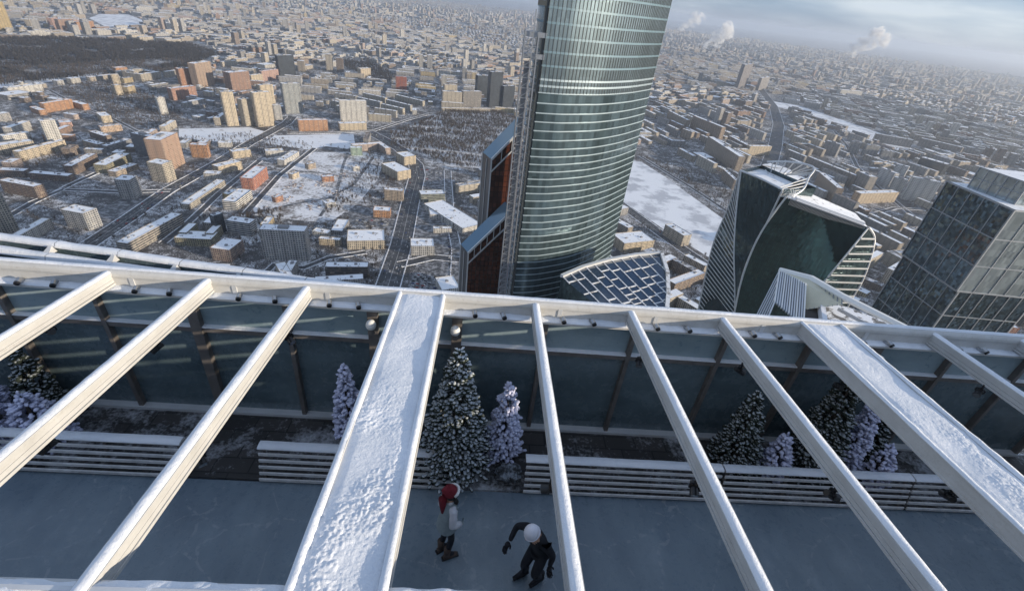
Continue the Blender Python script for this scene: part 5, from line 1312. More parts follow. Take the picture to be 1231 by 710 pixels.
small_beam(2.60, 'narrow beam between the white capped person and the right hand spruces')
small_beam(4.21, 'narrow beam passing in front of the dark spruces on the right')
small_beam(8.10, 'narrow beam with little snow in the upper right, right of the wide beam')
small_beam(9.80, 'narrow beam end at the far right edge of the photo')
def wide_beam(x, w, label):
    r = beam_frame('wide_roof_beam', label, x, 'wide snow filled roof beams'); L2 = LB + .1; y0 = -L2 / 2 + .1; mb = MB()
    mb.box((0, y0, -.13), (w - .02, L2, .05))
    for s in (-1, 1):
        mb.box((s * (w / 2 - .028), y0, -.10), (.056, L2, .24)); mb.box((s * (w / 2 - .02), y0, .006), (.075, L2, .02)); mb.box((s * (w / 2 - .012), y0, -.20), (.05, L2, .03))
    mb.build('channel', M['cream'], r, bevel=.004)
    nx, ny = 60, 420; vs = []
    for j in range(ny + 1):
        y = .1 - L2 * j / ny; t = j / ny
        for i in range(nx + 1):
            u = i / nx; xx = (u - .5) * (w - .10); edge = min(u, 1 - u) * 2
            q = Vector((xx * 2.2, y * 1.6, x)); h = -.006 + .016 * min(1, edge * 3) + .022 * mnoise.noise(q)
            rg = max(0, min(1, (t - .36) * 2.6)) * max(0, min(1.2, 2.4 * (mnoise.noise(Vector((xx * 2.2, y * 1.1, x + 5))) + .12 + .22 * (1 - abs(u - .55) * 2))))
            h += rg * (.018 * abs(mnoise.noise(Vector((xx * 9 + .5 * mnoise.noise(Vector((xx * 20, y * 20, 7))), y * 9, 1)))) + .014 * abs(mnoise.noise(Vector((xx * 24, y * 24, 2)))) + .008 * mnoise.noise(Vector((xx * 48, y * 48, 3))))
            vs.append((xx, y, h))
    sm = MB(); sm.add(vs, [(j * (nx + 1) + i + 1, j * (nx + 1) + i, (j + 1) * (nx + 1) + i, (j + 1) * (nx + 1) + i + 1) for j in range(ny) for i in range(nx)]); sm.build('snow_bed', M['snow'], r, smooth=True)
    for s in (-1, 1):
        sm = MB(); vs = []; n = 260
        for i in range(n + 1):
            y = .1 - L2 * i / n; k = mnoise.noise(Vector((s, y * 1.1, x))); h = .020 + .014 * k + .008 * mnoise.noise(Vector((s, y * 7, x))); hw = .040 + .008 * k
            vs += [(s * (w / 2 - .022) - hw, y, .010), (s * (w / 2 - .022) - hw * .6, y, .016 + h), (s * (w / 2 - .022) + hw * .6, y, .016 + h), (s * (w / 2 - .022) + hw, y, .010)]
        sm.add(vs, [(i * 4 + j + 1, (i + 1) * 4 + j + 1, (i + 1) * 4 + j, i * 4 + j) for i in range(n) for j in range(3)]); sm.build('flange_snow', M['snow'], r, smooth=True)
    mb = MB(); mb.box((0, .13, -.10), (w + .02, .05, .26)); mb.build('end_cap', M['cream'], r); return r
wide_beam(-.90, .74, 'wide trough beam filled with lumpy snow in the middle, left of the red hatted person')
wide_beam(5.99, .76, 'wide trough beam with smooth snow crossing the right side above the pale spruces')

# lamps clamped to the rail, two per bay
LAMPX = [(-7.0, -6.5), (-5.3, -4.8), (-3.75, -3.2), (-2.35, -1.9), (-.02, .45), (1.45, 1.95), (3.05, 3.6), (4.75, 5.2), (6.75, 7.25), (8.55, 9.05)]
BAYN = ['left edge bay', 'bay above the leftmost barrier', 'bay left of third beam', 'bay left of the wide middle beam', 'bay above the tallest frosted spruce', 'bay right of white cap beam', 'bay above the middle barrier', 'bay above first right hand spruce', 'bay right of the wide right beam', 'bay at the right edge']
for (xa, xb), bn in zip(LAMPX, BAYN):
    for k, x in enumerate((xa, xb)):
        r = thing('rail_lamp', 'silver lamp clamped on the rail, %s, %s one' % (bn, ('left', 'right')[k]), 'lamp', F_(x, GY - .13, 2.715), .35 if k else .2, 'silver lamps clamped along the rail')
        mb = MB(); mb.box((0, .03, .025), (.05, .10, .03)); mb.build('clamp', M['chrome'], r)
        mb = MB(); mb.tube([(0, .02, .06), (0, -.055, .035)], [.036, .040], 12); mb.build('lamp_body', M['chrome'], r)
        mb = MB(); mb.tube([(0, -.056, .0347), (0, -.085, .025)], [.041, .038], 12); mb.build('lamp_hood', M['black'], r)
# globe lamps on the posts
for x, lb in ((-1.70, 'white globe lamp on the post left of the wide middle beam'), (-.32, 'white globe lamp on the post above the tallest frosted spruce'), (7.2, 'white globe lamp on the post right of the wide right beam')):
    r = thing('globe_lamp', lb, 'lamp', F_(x, GY - .2, 2.42), 0, 'white globe lamps')
    mb = MB(); mb.ball((0, 0, .0), .085, 16, 12, (1, 1, 1.15)); mb.build('globe', plain('opal_globe', (.72, .72, .70), .35, var=.05), r, smooth=True)
    mb = MB(); mb.tube([(0, 0, -.09), (0, 0, -.16)], [.05, .06], 12); mb.bar((0, 0, -.12), (0, .14, -.12), .03); mb.build('lamp_base', M['post'], r)
# black spotlights hanging under the beams
SPOTS = [(-4.30, 3.35, -4.24, 'beam over the leftmost barrier, low down'), (-2.76, 3.28, -2.72, 'beam reaching the lower left ledge, low down'), (.92, 3.1, .98, 'beam beside the white capped person'), (2.56, 3.2, 2.60, 'beam right of the white cap beam, low down'), (4.17, 3.19, 4.21, 'beam in front of the right spruces, low down'), (5.66, 3.25, 5.99, 'wide right beam, low down'),
         (-4.28, 5.1, -4.24, 'beam over the leftmost barrier, near the glass'), (-2.68, 5.5, -2.72, 'beam reaching the lower left ledge, near the glass'), (4.15, 5.45, 4.21, 'beam in front of the right spruces, near the glass'), (2.56, 5.5, 2.60, 'beam right of the white cap beam, near the glass'), (8.05, 5.3, 8.10, 'upper right beam'), (5.62, 5.2, 5.99, 'wide right beam, near the glass'), (-5.78, 5.3, -5.73, 'beam before the lavender spruces')]
for x, y, bx, wh in SPOTS:
    zb = 2.95 + SLOPE * (GY - y) - .222
    r = thing('spotlight', 'black spotlight hanging under the ' + wh, 'spotlight', F_(x, y, zb), .4 + x, 'black spotlights under the beams')
    mb = MB(); mb.bar((0, 0, .02), (0, 0, -.07), .03); mb.bar((-.055, 0, -.07), (.055, 0, -.07), .02); mb.bar((-.055, 0, -.07), (-.055, 0, -.13), .018); mb.bar((.055, 0, -.07), (.055, 0, -.13), .018); mb.build('yoke', M['black'], r)
    mb = MB(); mb.tube([(0, -.07, -.10), (0, .0, -.13), (0, .075, -.165)], [.040, .046, .052], 14); mb.build('lamp_can', M['black'], r, smooth=False)
    mb = MB(); mb.tube([(0, .0755, -.1652), (0, .079, -.167)], [.044, .044], 14); mb.build('lens', M['lens'], r)

# outer parapet of the facade, curving away to the left
op = thing('outer_parapet', 'snow capped facade parapet curving away beyond the rail at left', 'parapet', (0, 0, 0))
zc_ = CAMZ - 4.52
OP = [at_z(x, y, zc_) for x, y in ((-80, 273), (-4, 282.5), (70, 292.5), (145, 303), (219, 314.5), (294, 325), (368, 336), (452, 346.5), (530, 353))]
for i in range(len(OP) - 1):
    a, b = Vector(OP[i]), Vector(OP[i + 1]); d = (b - a).normalized(); nn = Vector((d.y, -d.x, 0))
    if nn.y > 0: nn = -nn
    a2 = a + d * .012
    mb = MB(); hw = .085
    vs = []
    for t in range(13):
        p = a2.lerp(b, t / 12); k = .012 * mnoise.noise(Vector((p.x * 3, p.y * 3, 2)))
        vs += [p - nn * (hw * .7), p - nn * hw * .5 + Vector((0, 0, .035 + k)), p + nn * hw * .7 + Vector((0, 0, .03 + k)), p + nn * (hw + .02) + Vector((0, 0, -.03)), p + nn * (hw * .6) + Vector((0, 0, -.075))]
    mb.add(vs, [(t * 5 + j, (t + 1) * 5 + j, (t + 1) * 5 + j + 1, t * 5 + j + 1) for t in range(12) for j in range(4)]); mb.build('snow_cap', M['snow'], op, smooth=True)
    mb = MB(); mb.bar(a2 + Vector((0, 0, -.55)) + nn * .03, b + Vector((0, 0, -.55)) + nn * .03, .05, 1.0); mb.build('glass_panel', M['pane_low'], op)
    if i < 6:
        e_ = Vector((0, 0, -.09)); w_ = nn * .13
        mb = MB(); mb.add([b + w_ + e_ + Vector((0, 0, .10)), b + w_ * 1.9 + e_ - Vector((0, 0, .03)), b + w_ * .5 + e_ - Vector((0, 0, .03)), b + w_ + e_ + Vector((0, 0, .10)) - d * .05, b + w_ * 1.9 + e_ - Vector((0, 0, .03)) - d * .14, b + w_ * .5 + e_ - Vector((0, 0, .03)) - d * .14], [(0, 1, 2), (5, 4, 3), (0, 3, 4, 1), (1, 4, 5, 2), (2, 5, 3, 0)]); mb.build('bracket', M['steel_lt'], op)
    mb = MB(); ofs = .20; vs = []
    for t in range(13):
        p = a2.lerp(b, t / 12) + Vector((0, 0, -.11)); k = .02 * mnoise.noise(Vector((p.x * 2, p.y * 3, 9)))
        f = nn * (ofs * (1 - .5 * max(0, i - 3 + t / 12) / 5))
        vs += [p + f * .8 + Vector((0, 0, -.03)), p + f * .95 + Vector((0, 0, .03 + k)), p + f * 1.5 + Vector((0, 0, .02 + k)), p + f * 1.65 + Vector((0, 0, -.05))]
    mb.add(vs, [(t * 4 + j, (t + 1) * 4 + j, (t + 1) * 4 + j + 1, t * 4 + j + 1) for t in range(12) for j in range(3)]); mb.build('gutter_snow', M['snow'], op, smooth=True)

# slatted barriers
def barrier(x0, x1, label):
    r = thing('slatted_barrier', label, 'barrier', F_((x0 + x1) / 2, 4.97, 0), 0, 'white slatted barriers along the ice'); l = x1 - x0; rnd = random.Random(int(x0 * 10) + 99)
    for k in range(5):
        z = .075 + k * .112; y = -.02 + z * .33
        mb = MB(); mb.box((rnd.uniform(-.01, .01), y, z), (l - .02, .024, .062)); mb.build('slat', M['slat'], r, bevel=.004)
    n = max(2, int(l / 1.1)); 
    for i in range(n + 1):
        x = -l / 2 + .06 + (l - .12) * i / n
        mb = MB(); mb.bar((x, .07, .0), (x, .25, .60), .05, .04); mb.build('post', M['post'], r)
    mb = MB(); mb.box((0, .245, .632), (l, .16, .028)); mb.build('top_board', M['slat'], r)
    sm = MB(); nx = int(l * 22); vs = []
    for i in range(nx + 1):
        x = -l / 2 + l * i / nx; 
        for (y, h) in ((.158, .0), (.170, .022), (.24, .030), (.31, .026), (.332, 0)):
            vs.append((x, y + .006 * mnoise.noise(Vector((x * 5, y, x0))), .641 + h * (1 + .5 * mnoise.noise(Vector((x * 2.3, y * 4, x0)))) ))
    sm.add(vs, [(i * 5 + j, (i + 1) * 5 + j, (i + 1) * 5 + j + 1, i * 5 + j + 1) for i in range(nx) for j in range(4)]); sm.build('top_snow', M['snow'], r, smooth=True)
    
barrier(-9.2, -4.55, 'slatted barrier reaching the left edge, below the lavender spruces')
barrier(-3.35, .03, 'slatted barrier passing behind the wide middle beam and the red hatted person')
barrier(1.03, 4.50, 'slatted barrier directly right of the gap by the white capped person')
barrier(4.53, 8.05, 'slatted barrier in front of the right hand group of spruces')
barrier(8.08, 11.5, 'slatted barrier cut off by the wide beam at the right edge')

# frosted spruces
def spruce_mat(name, green, snow, amt):
    m, t, b = mat_new(name); setc(b, green, .85)
    g = N(t, 'ShaderNodeNewGeometry'); sp = N(t, 'ShaderNodeSeparateXYZ'); t.links.new(g.outputs['Normal'], sp.inputs[0])
    f = mathn(t, 'ADD', sp.outputs[2], mathn(t, 'MULTIPLY', mathn(t, 'SUBTRACT', noise_node(t, 16, 3, .6), .5), 1.6))
    t.links.new(mixcol(t, ramp(t, f, [(amt, (0, 0, 0)), (amt + .35, (1, 1, 1))]), green, snow), b.inputs['Base Color']); return m
M['spruce'] = spruce_mat('flocked_green', (.022, .034, .020), (.50, .54, .58), .38)
M['spruce_d'] = spruce_mat('flocked_dark', (.016, .024, .016), (.38, .41, .43), .52)
M['spruce_w'] = spruce_mat('flocked_white', (.42, .44, .60), (.66, .68, .86), .0)
def spruce(x, y, h, r, mat, label, seed, lean=0.0, tl=1.0):
    t0 = thing('flocked_spruce', label, 'spruce', F_(x, y, .04), 0, 'frosted spruces along the glass wall'); rnd = random.Random(seed)
    mb = MB(); mb.tube([(0, 0, 0), (0, 0, h * .5), (0, 0, h * .96)], [.05, .035, .01], 8); mb.build('trunk', M['bark'], t0)
    V, Fc = [], []
    def tuft(p, d, l, w):
        d = d.normalized(); u = d.cross(Vector((0, 0, 1))); u = u.normalized() if u.length > .01 else Vector((1, 0, 0)); v = u.cross(d); b = len(V)
        pts = [p]
        for (f, s) in ((.35, .8), (.78, 1.0)):
            for k in range(5):
                a = k * 1.2566 + rnd.uniform(-.3, .3); pts.append(p + d * l * f + (u * math.cos(a) + v * math.sin(a)) * w * s * rnd.uniform(.75, 1.2))
        pts.append(p + d * l * 1.05); V.extend(pts)
        for k in range(5):
            q = (k + 1) % 5; Fc.extend([(b, b + 1 + q, b + 1 + k), (b + 1 + k, b + 1 + q, b + 6 + q), (b + 1 + k, b + 6 + q, b + 6 + k), (b + 6 + k, b + 6 + q, b + 11)])
    lv = int(h * 17)
    for i in range(lv):
        f = i / lv; z = h * (.05 + .93 * f); rad = r * (1 - f) ** .8 * rnd.uniform(.85, 1.12) + .035; nb = max(6, int(8 + rad * 40 * tl))
        for k in range(nb):
            a = rnd.uniform(0, 6.283); rr = rad * rnd.uniform(.72, 1.06); dr = rnd.uniform(-.28, .12); dirv = Vector((math.cos(a), math.sin(a), dr))
            tip = Vector((0, 0, z)) + dirv * rr
            tuft(tip - dirv.normalized() * .06, dirv + Vector((rnd.uniform(-.4, .4), rnd.uniform(-.4, .4), rnd.uniform(-.15, .35))), rnd.uniform(.07, .125), rnd.uniform(.024, .040))
            if rr > .15: tuft(Vector((0, 0, z)) + dirv * rr * .62, dirv + Vector((rnd.uniform(-.5, .5), rnd.uniform(-.5, .5), .3)), rnd.uniform(.09, .14), rnd.uniform(.03, .044))
    tuft(Vector((0, 0, h * .94)), Vector((0, 0, 1)), .13, .025)
    me = bpy.data.meshes.new('crown'); me.from_pydata([tuple(v) for v in V], [], Fc); me.materials.append(M[mat]); me.polygons.foreach_set('use_smooth', [True] * len(Fc)); me.update(); link_mesh('crown', me, t0)
    mb = MB(); mb.prism([(.16 * math.cos(k * .785), .16 * math.sin(k * .785)) for k in range(8)], 0, .06); mb.build('stand', M['post'], t0)
    t0.rotation_euler = (0, lean, 0); return t0
spruce(-.20, 5.45, 2.72, .64, 'spruce', 'tallest frosted green spruce in the middle, right of the wide middle beam', 1)
spruce(.66, 5.80, 1.74, .34, 'spruce_w', 'white spruce beside the tallest frosted green one', 2)
spruce(-2.14, 6.05, 1.70, .27, 'spruce_w', 'white spruce half hidden behind the left side of the wide middle beam', 3)
spruce(-7.35, 6.05, 1.62, .36, 'spruce_d', 'dark frosted spruce behind the lavender ones at the left edge', 4)
spruce(-7.95, 5.55, 1.98, .62, 'spruce_w', 'broad lavender spruce cut by the left edge', 5)
spruce(-7.12, 5.60, 1.05, .46, 'spruce_w', 'short lavender spruce in front of the dark one at left', 6)
spruce(5.15, 5.80, 1.92, .44, 'spruce_d', 'dark green frosted spruce, leftmost of the right hand group', 7, -.12)
spruce(5.82, 5.62, 1.1, .27, 'spruce_w', 'small white spruce leaning at the foot of the dark right hand spruces', 8, -.1)
spruce(6.62, 5.78, 2.5, .52, 'spruce_d', 'tallest dark spruce of the right hand group', 9, -.08)
spruce(7.42, 5.88, 1.95, .26, 'spruce_w', 'slender white spruce between two dark ones at right', 10, -.1)
spruce(7.78, 6.0, 1.66, .34, 'spruce_d', 'narrow dark spruce at the right end of the row', 11, -.08)
spruce(7.86, 5.62, .95, .27, 'spruce_w', 'small white spruce at the right end of the row', 12, -.08)
# a clear bag of decorations by the white spruce
tb = MB(); bmx = bmesh.new(); bmesh.ops.create_icosphere(bmx, subdivisions=4, radius=.20)
for v_ in bmx.verts: v_.co = Vector((v_.co.x * 1.0, v_.co.y * .8, max(-.14, v_.co.z * .75))) * (1 + .5 * mnoise.noise(v_.co * 11) + .2 * mnoise.noise(v_.co * 30))
me = bpy.data.meshes.new('crumpled_bag'); bmx.to_mesh(me); bmx.free(); me.materials.append(snow_mat('grey_bag', (.30, .33, .37), (.06, .065, .07), 9, .47, .02)); o = link_mesh('crumpled_bag', me); o.location = F_(.78, 5.28, .14)
tag(o, 'crumpled grey bag lying at the foot of the middle white spruce', 'heap')
# ---------------------------------------------------------------- people
def skin_mesh(name, nodes, edges, root, sub=2):
    """nodes: name -> (point, radius); grows one continuous surface along the edges"""
    keys = list(nodes); ix = {k: i for i, k in enumerate(keys)}; me = bpy.data.meshes.new(name); me.from_pydata([nodes[k][0] for k in keys], [(ix[a], ix[b]) for a, b in edges], [])
    o = bpy.data.objects.new(name, me); COL.objects.link(o); md = o.modifiers.new('skin', 'SKIN'); md.use_smooth_shade = True
    sv = me.skin_vertices[0].data
    for k in keys:
        r = nodes[k][1]; r = r if isinstance(r, tuple) else (r, r); sv[ix[k]].radius = r; sv[ix[k]].use_root = (k == root)
    s = o.modifiers.new('sub', 'SUBSURF'); s.levels = sub; s.render_levels = sub
    dg = bpy.context.evaluated_depsgraph_get(); dg.update(); m2 = bpy.data.meshes.new_from_object(o.evaluated_get(dg)); bpy.data.objects.remove(o); bpy.data.meshes.remove(me); m2.name = name
    m2.polygons.foreach_set('use_smooth', [True] * len(m2.polygons)); return m2
def paint_by_bone(me, nodes, rules, mats):
    for m in mats: me.materials.append(m)
    segs = [(Vector(nodes[a][0]), Vector(nodes[b][0]), mi) for a, b, mi in rules]
    for p in me.polygons:
        c = p.center; best = (9, 0)
        for a, b, mi in segs:
            d = b - a; t = max(0, min(1, (c - a).dot(d) / d.length_squared)); q = (c - (a + d * t)).length
            if q < best[0]: best = (q, mi)
        p.material_index = best[1]
def fingers(name, wrist, palm_dir, side, mat, parent, curl=.5, s=1.0):
    """a gloved hand: palm, four unequal bent fingers and a thumb"""
    w = Vector(wrist); d = Vector(palm_dir).normalized(); sd = Vector(side); sd = (sd - d * sd.dot(d)).normalized(); dn = d.cross(sd).normalized()
    nd = {'w': (w, .030 * s), 'p': (w + d * .05 * s, (.042 * s, .024 * s)), 'k': (w + d * .085 * s, (.040 * s, .02 * s))}; ed = [('w', 'p'), ('p', 'k')]
    me_l = [skin_mesh('palm', nd, ed, 'w', 1)]
    for i, (off, ln) in enumerate(((-.030, .062), (-.010, .074), (.010, .070), (.029, .055))):
        a = w + d * .07 * s + sd * off * s; b = w + d * .095 * s + sd * off * s * 1.1; c = b + (d * (1 - curl * .5) - dn * curl).normalized() * ln * .55 * s; e = c + (d * (1 - curl) - dn * curl * 1.2).normalized() * ln * .5 * s
        me_l.append(skin_mesh('finger', {'a': (a, .011 * s), 'b': (b, .012 * s), 'c': (c, .011 * s), 'e': (e, .009 * s)}, [('a', 'b'), ('b', 'c'), ('c', 'e')], 'a', 1))
    a = w + d * .03 * s - sd * .028 * s; b = a + (d * .6 - sd * .8).normalized() * .038 * s; c = b + (d * .9 - sd * .2 - dn * .4).normalized() * .034 * s
    me_l.append(skin_mesh('thumb', {'a': (a, .014 * s), 'b': (b, .013 * s), 'c': (c, .010 * s)}, [('a', 'b'), ('b', 'c')], 'a', 1))
    bm = bmesh.new()
    for m in me_l: bm.from_mesh(m)
    me = bpy.data.meshes.new(name); bm.to_mesh(me); bm.free(); me.materials.append(mat); me.polygons.foreach_set('use_smooth', [True] * len(me.polygons)); return link_mesh(name, me, parent)
mskin = plain('skin', (.46, .27, .19), .55); mblk = plain('black_cloth', (.010, .011, .016), .85, var=.4, scale=9); mtrou = plain('black_trousers', (.012, .013, .020), .8, var=.4, scale=9)
mwht = plain('white_quilted', (.66, .66, .70), .7, var=.08, scale=6); mredk = plain('red_knit', (.17, .010, .020), .85, var=.3, scale=14); mfur = plain('white_fur', (.75, .74, .73), .9, var=.15, scale=30)
mboot = plain('brown_boot', (.085, .058, .045), .75, var=.25, scale=12); mhair = plain('black_hair', (.010, .009, .009), .5); mgrey = plain('grey_vest', (.26, .31, .33), .85, var=.15, scale=8); mblade = plain('skate_blade', (.6, .62, .64), .2, .9)
mcap = plain('white_cap', (.74, .74, .80), .8, var=.07, scale=10)
def eyes(parent, head, fwd, right, r=.011):
    for s in (-1, 1):
        mb = MB(); mb.ball(head + fwd * .088 + right * (s * .032) + Vector((0, 0, .005)), r, 8, 6); mb.build('eye', mhair, parent, smooth=True)
def ellip(name, c, r, axes, mat, parent, ns=14):
    """ellipsoid with its own axes (right, forward, up) and radii"""
    mb = MB(); mb.ball((0, 0, 0), 1, ns, 10); vs = [Vector(c) + axes[0] * v[0] * r[0] + axes[1] * v[1] * r[1] + axes[2] * v[2] * r[2] for v in mb.v]; mb.v = [tuple(v) for v in vs]
    return mb.build(name, mat, parent, smooth=True)

# the skater in black with a white cap: faces the lower left, bowed, one arm out
def skater():
    r = thing('person', 'person in black bowing forward in a white cap, one arm out, skating on the ice', 'person', F_(1.07, 3.52, 0))
    fw = Vector((-.84, -.54, 0)).normalized(); rt = Vector((fw.y, -fw.x, 0))        # rt: the person's right (appears left)
    def q(f, s, z): return fw * f + rt * s + Vector((0, 0, z))
    nd = {'pelvis': (q(-.06, 0, .88), (.125, .115)), 'belly': (q(-.04, 0, .98), (.135, .115)), 'chest': (q(.02, 0, 1.18), (.165, .125)), 'neckb': (q(.08, 0, 1.34), (.10, .085)), 'neck': (q(.13, .0, 1.40), .056), 'head': (q(.18, .0, 1.47), (.082, .09)), 'crown': (q(.19, .0, 1.55), .075),
          'hipR': (q(-.05, .09, .83), .10), 'kneeR': (q(.10, .09, .47), .072), 'ankR': (q(.00, .14, .14), .052), 'toeR': (q(.16, .15, .075), (.046, .038)),
          'hipL': (q(-.07, -.09, .83), .10), 'kneeL': (q(.06, -.12, .48), .072), 'ankL': (q(-.16, -.06, .14), .052), 'toeL': (q(.0, -.07, .075), (.046, .038)),
          'shR': (q(.06, .18, 1.30), .072), 'elR': (q(.16, .34, 1.20), .052), 'wrR': (q(.33, .26, 1.05), .037),
          'shL': (q(.02, -.18, 1.29), .072), 'elL': (q(-.10, -.24, 1.04), .052), 'wrL': (q(-.08, -.24, .79), .037)}
    E_ = [('pelvis', 'belly'), ('belly', 'chest'), ('chest', 'neckb'), ('neckb', 'neck'), ('neck', 'head'), ('head', 'crown'), ('pelvis', 'hipR'), ('hipR', 'kneeR'), ('kneeR', 'ankR'), ('ankR', 'toeR'), ('pelvis', 'hipL'), ('hipL', 'kneeL'), ('kneeL', 'ankL'), ('ankL', 'toeL'), ('neckb', 'shR'), ('shR', 'elR'), ('elR', 'wrR'), ('neckb', 'shL'), ('shL', 'elL'), ('elL', 'wrL')]
    me = skin_mesh('body', nd, E_, 'pelvis'); rules = [(a, b, 2 if b in ('neck', 'head', 'crown') else (1 if b[:2] in ('hi', 'kn', 'an', 'to') else 0)) for a, b in E_]
    paint_by_bone(me, nd, rules, [mblk, mtrou, mskin]); link_mesh('body', me, r)
    H = q(.19, .0, 1.505); up = (Vector((0, 0, 1)) + fw * .45).normalized(); f2 = (fw - up * fw.dot(up)).normalized(); ax = (rt, f2, up)
    ellip('cap', H + up * .035 - f2 * .012, (.104, .114, .108), ax, mcap, r, 20)
    mb = MB(); ringp = [H + up * -.005 - f2 * .012 + rt * .104 * math.cos(t * .3927) + f2 * .115 * math.sin(t * .3927) for t in range(17)]; mb.tube(ringp, .010, 8, False); mb.build('cap_brim', mcap, r, smooth=True)
    ellip('nose', H + f2 * .098 - up * .03, (.014, .022, .02), ax, mskin, r, 8); eyes(r, H - up * .01, f2, rt)
    ellip('mouth', H + f2 * .085 - up * .072, (.026, .01, .008), ax, plain('lips', (.35, .12, .10), .5), r, 8)
    cl = MB(); cl.tube([q(.065, 0, 1.32), q(.105, .0, 1.365)], [.105, .082], 14, False); cl.build('collar', mblk, r, smooth=True)
    cz = q(-.09, 0, .86); mb = MB(); mb.tube([q(-.095, 0, .80), q(-.07, 0, .92)], [.158, .15], 16, False); mb.build('jacket_hem', mblk, r, smooth=True)
    fingers('glove', nd['wrR'][0], q(.6, -.1, -.6), fw.cross(Vector((0, 0, 1))) * .3 + Vector((0, 0, .8)), mblk, r, .5, 1.15); fingers('glove', nd['wrL'][0], q(.1, -.25, -1), fw, mblk, r, .5, 1.15)
    for s in 'RL':
        a, t = Vector(nd['ank' + s][0]), Vector(nd['toe' + s][0]); d = (t - a); d.z = 0; d.normalize()
        sk = MB(); sk.tube([a + Vector((0, 0, .10)), a + Vector((0, 0, .0)), a - d * .02 + Vector((0, 0, -.06))], [.062, .06, .056], 12); sk.tube([a - d * .06 + Vector((0, 0, -.062)), a + d * .08 + Vector((0, 0, -.06)), a + d * .205 + Vector((0, 0, -.070))], [.045, .05, .034], 12); b_ = sk.build('skate', mblk, r, smooth=True)
        bl = MB(); bl.bar(Vector((a.x, a.y, .016)) - d * .09, Vector((a.x, a.y, .016)) + d * .22, .006, .03)
        for f in (-.04, .14): bl.bar(Vector((a.x, a.y, .02)) + d * f, Vector((a.x, a.y, .055)) + d * f, .012)
        bl.build('blade', mblade, b_)
    r.scale = (.92, .92, .95); return r
skater()
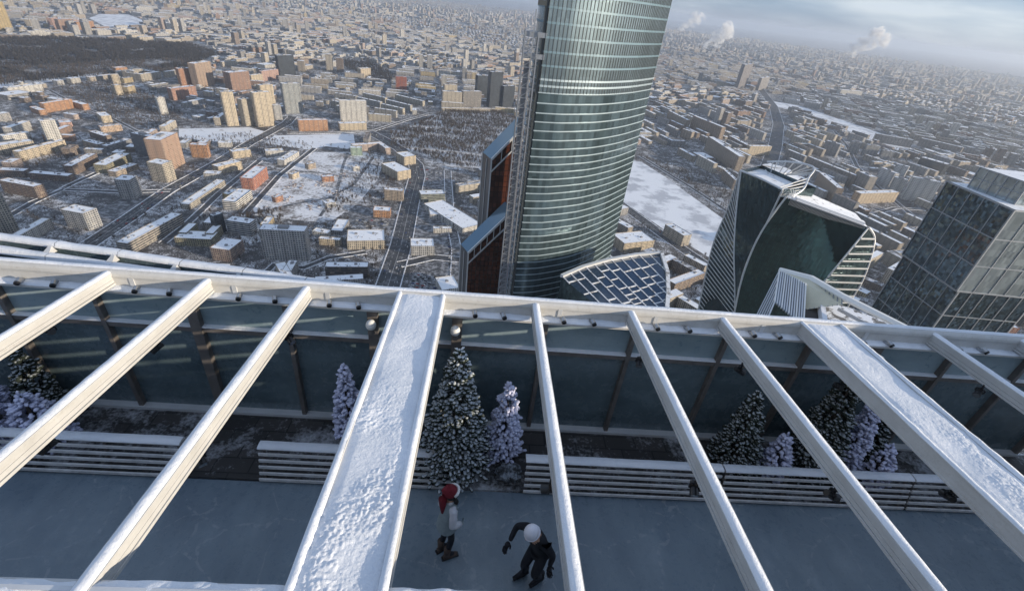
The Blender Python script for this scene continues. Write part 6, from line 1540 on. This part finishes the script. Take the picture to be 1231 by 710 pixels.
# the walker with a long red hat and white sleeves: profile to the right
def walker():
    r = thing('person', 'person in a long red hat, white sleeves and brown boots standing sideways on the ice', 'person', F_(-.16, 3.92, 0))
    fw = Vector((.90, .43, 0)).normalized(); rt = Vector((fw.y, -fw.x, 0))
    def q(f, s, z): return fw * f + rt * s + Vector((0, 0, z))
    nd = {'pelvis': (q(-.02, 0, .90), (.125, .12)), 'belly': (q(-.01, 0, 1.04), (.13, .115)), 'chest': (q(.0, 0, 1.24), (.15, .12)), 'neckb': (q(.0, 0, 1.39), (.085, .075)), 'neck': (q(.015, 0, 1.455), .05), 'head': (q(.035, 0, 1.545), (.078, .085)), 'crown': (q(.02, 0, 1.64), .07),
          'hipR': (q(-.02, .08, .85), .092), 'kneeR': (q(.03, .09, .50), .066), 'ankR': (q(-.04, .09, .12), .048), 'toeR': (q(.10, .10, .06), (.045, .038)),
          'hipL': (q(-.02, -.08, .85), .092), 'kneeL': (q(-.02, -.10, .50), .066), 'ankL': (q(-.10, -.09, .12), .048), 'toeL': (q(.04, -.11, .06), (.045, .038)),
          'shR': (q(.0, .165, 1.35), .066), 'elR': (q(-.03, .23, 1.10), .056), 'wrR': (q(.13, .19, .98), .04), 'shL': (q(.0, -.165, 1.35), .066), 'elL': (q(-.06, -.22, 1.10), .056), 'wrL': (q(.10, -.16, .98), .04)}
    E_ = [('pelvis', 'belly'), ('belly', 'chest'), ('chest', 'neckb'), ('neckb', 'neck'), ('neck', 'head'), ('head', 'crown'), ('pelvis', 'hipR'), ('hipR', 'kneeR'), ('kneeR', 'ankR'), ('ankR', 'toeR'), ('pelvis', 'hipL'), ('hipL', 'kneeL'), ('kneeL', 'ankL'), ('ankL', 'toeL'), ('neckb', 'shR'), ('shR', 'elR'), ('elR', 'wrR'), ('neckb', 'shL'), ('shL', 'elL'), ('elL', 'wrL')]
    me = skin_mesh('body', nd, E_, 'pelvis'); rules = [(a, b, 2 if b in ('neck', 'head', 'crown') else (1 if b[:2] in ('hi', 'kn', 'an', 'to') else 0)) for a, b in E_]
    paint_by_bone(me, nd, rules, [mwht, mtrou, mskin]); link_mesh('body', me, r)
    H = q(.03, 0, 1.575); up = Vector((0, 0, 1)); ax = (rt, fw, up)
    ellip('hair', H - fw * .012 - up * .02, (.098, .100, .115), ax, mhair, r, 16)
    mb = MB(); mb.tube([H - up * .05 + fw * .02 + rt * .09, H - up * .14 + fw * .05 + rt * .085, H - up * .22 + fw * .06 + rt * .08], [.035, .045, .02], 8); mb.tube([H - up * .05 + fw * .02 - rt * .09, H - up * .16 + fw * .05 - rt * .085], [.035, .03], 8); mb.build('hair_lock', mhair, r, smooth=True)
    ellip('red_hat', H + up * .055 - fw * .03, (.118, .122, .105), ax, mredk, r, 18)
    tl = MB(); tl.tube([H + up * .09 - fw * .04, H + up * .06 - fw * .12, H - up * .06 - fw * .165, H - up * .22 - fw * .165 + rt * .02, H - up * .36 - fw * .17 + rt * .03], [.10, .085, .075, .055, .025], 10); tl.build('hat_tail', mredk, r, smooth=True)
    mb = MB(); mb.tube([H + up * (.035 + .05 * math.sin(t * .3927)) + rt * .112 * math.cos(t * .3927) + fw * .112 * math.sin(t * .3927) for t in range(9)], .026, 8); mb.build('hat_brim', mfur, r, smooth=True)
    ellip('nose', H + fw * .092 - up * .02, (.013, .022, .018), ax, mskin, r, 8); eyes(r, H, fw, rt)
    ellip('mouth', H + fw * .082 - up * .062, (.024, .01, .007), ax, plain('lips', (.35, .12, .10), .5), r, 8)
    # flared grey vest over the white sleeves
    vb = MB(); n = 20; vs = []
    for (z, a, b, o) in ((1.43, .105, .09, 0), (1.36, .165, .120, 0), (1.2, .172, .14, -.01), (1.02, .185, .16, -.02), (.90, .20, .18, -.03), (.80, .205, .19, -.035)):
        for k in range(n): t = 2 * math.pi * k / n; vs.append(q(b * math.sin(t) + o, a * math.cos(t), z + .012 * math.sin(3 * t)))
    vb.add(vs, [(i * n + k, i * n + (k + 1) % n, (i + 1) * n + (k + 1) % n, (i + 1) * n + k) for i in range(5) for k in range(n)]); vb.build('vest', mgrey, r, smooth=True)
    for s, c in (('R', 1), ('L', -1)):
        sl = MB(); a, b, d = Vector(nd['sh' + s][0]), Vector(nd['el' + s][0]), Vector(nd['wr' + s][0]); o = rt * c * .012
        sl.tube([a + o, a.lerp(b, .5) + o * 2, b + o, b.lerp(d, .5) + o, d], [.074, .072, .070, .064, .05], 12); sl.build('sleeve', mwht, r, smooth=True)
        fingers('glove', nd['wr' + s][0], fw * .8 + Vector((0, 0, -.3)) - rt * c * .4, Vector((0, 0, 1)), mgrey, r, .6, 1.05)
        a, t = Vector(nd['ank' + s][0]), Vector(nd['toe' + s][0]); d = (t - a); d.z = 0; d.normalize(); bt = MB()
        bt.tube([a + Vector((0, 0, .17)), a + Vector((0, 0, .06)), a + Vector((0, 0, -.04))], [.066, .062, .06], 12); bt.tube([a - d * .07 + Vector((0, 0, .045 - a.z)), a + d * .06 + Vector((0, 0, .055 - a.z)), a + d * .19 + Vector((0, 0, .04 - a.z))], [.045, .055, .040], 12); b_ = bt.build('boot', mboot, r, smooth=True)
        so_ = MB(); so_.bar(Vector((a.x, a.y, .014)) - d * .10, Vector((a.x, a.y, .014)) + d * .22, .085, .024); so_.build('sole', mhair, b_)
    r.scale = (.80, .80, .93); return r
walker()
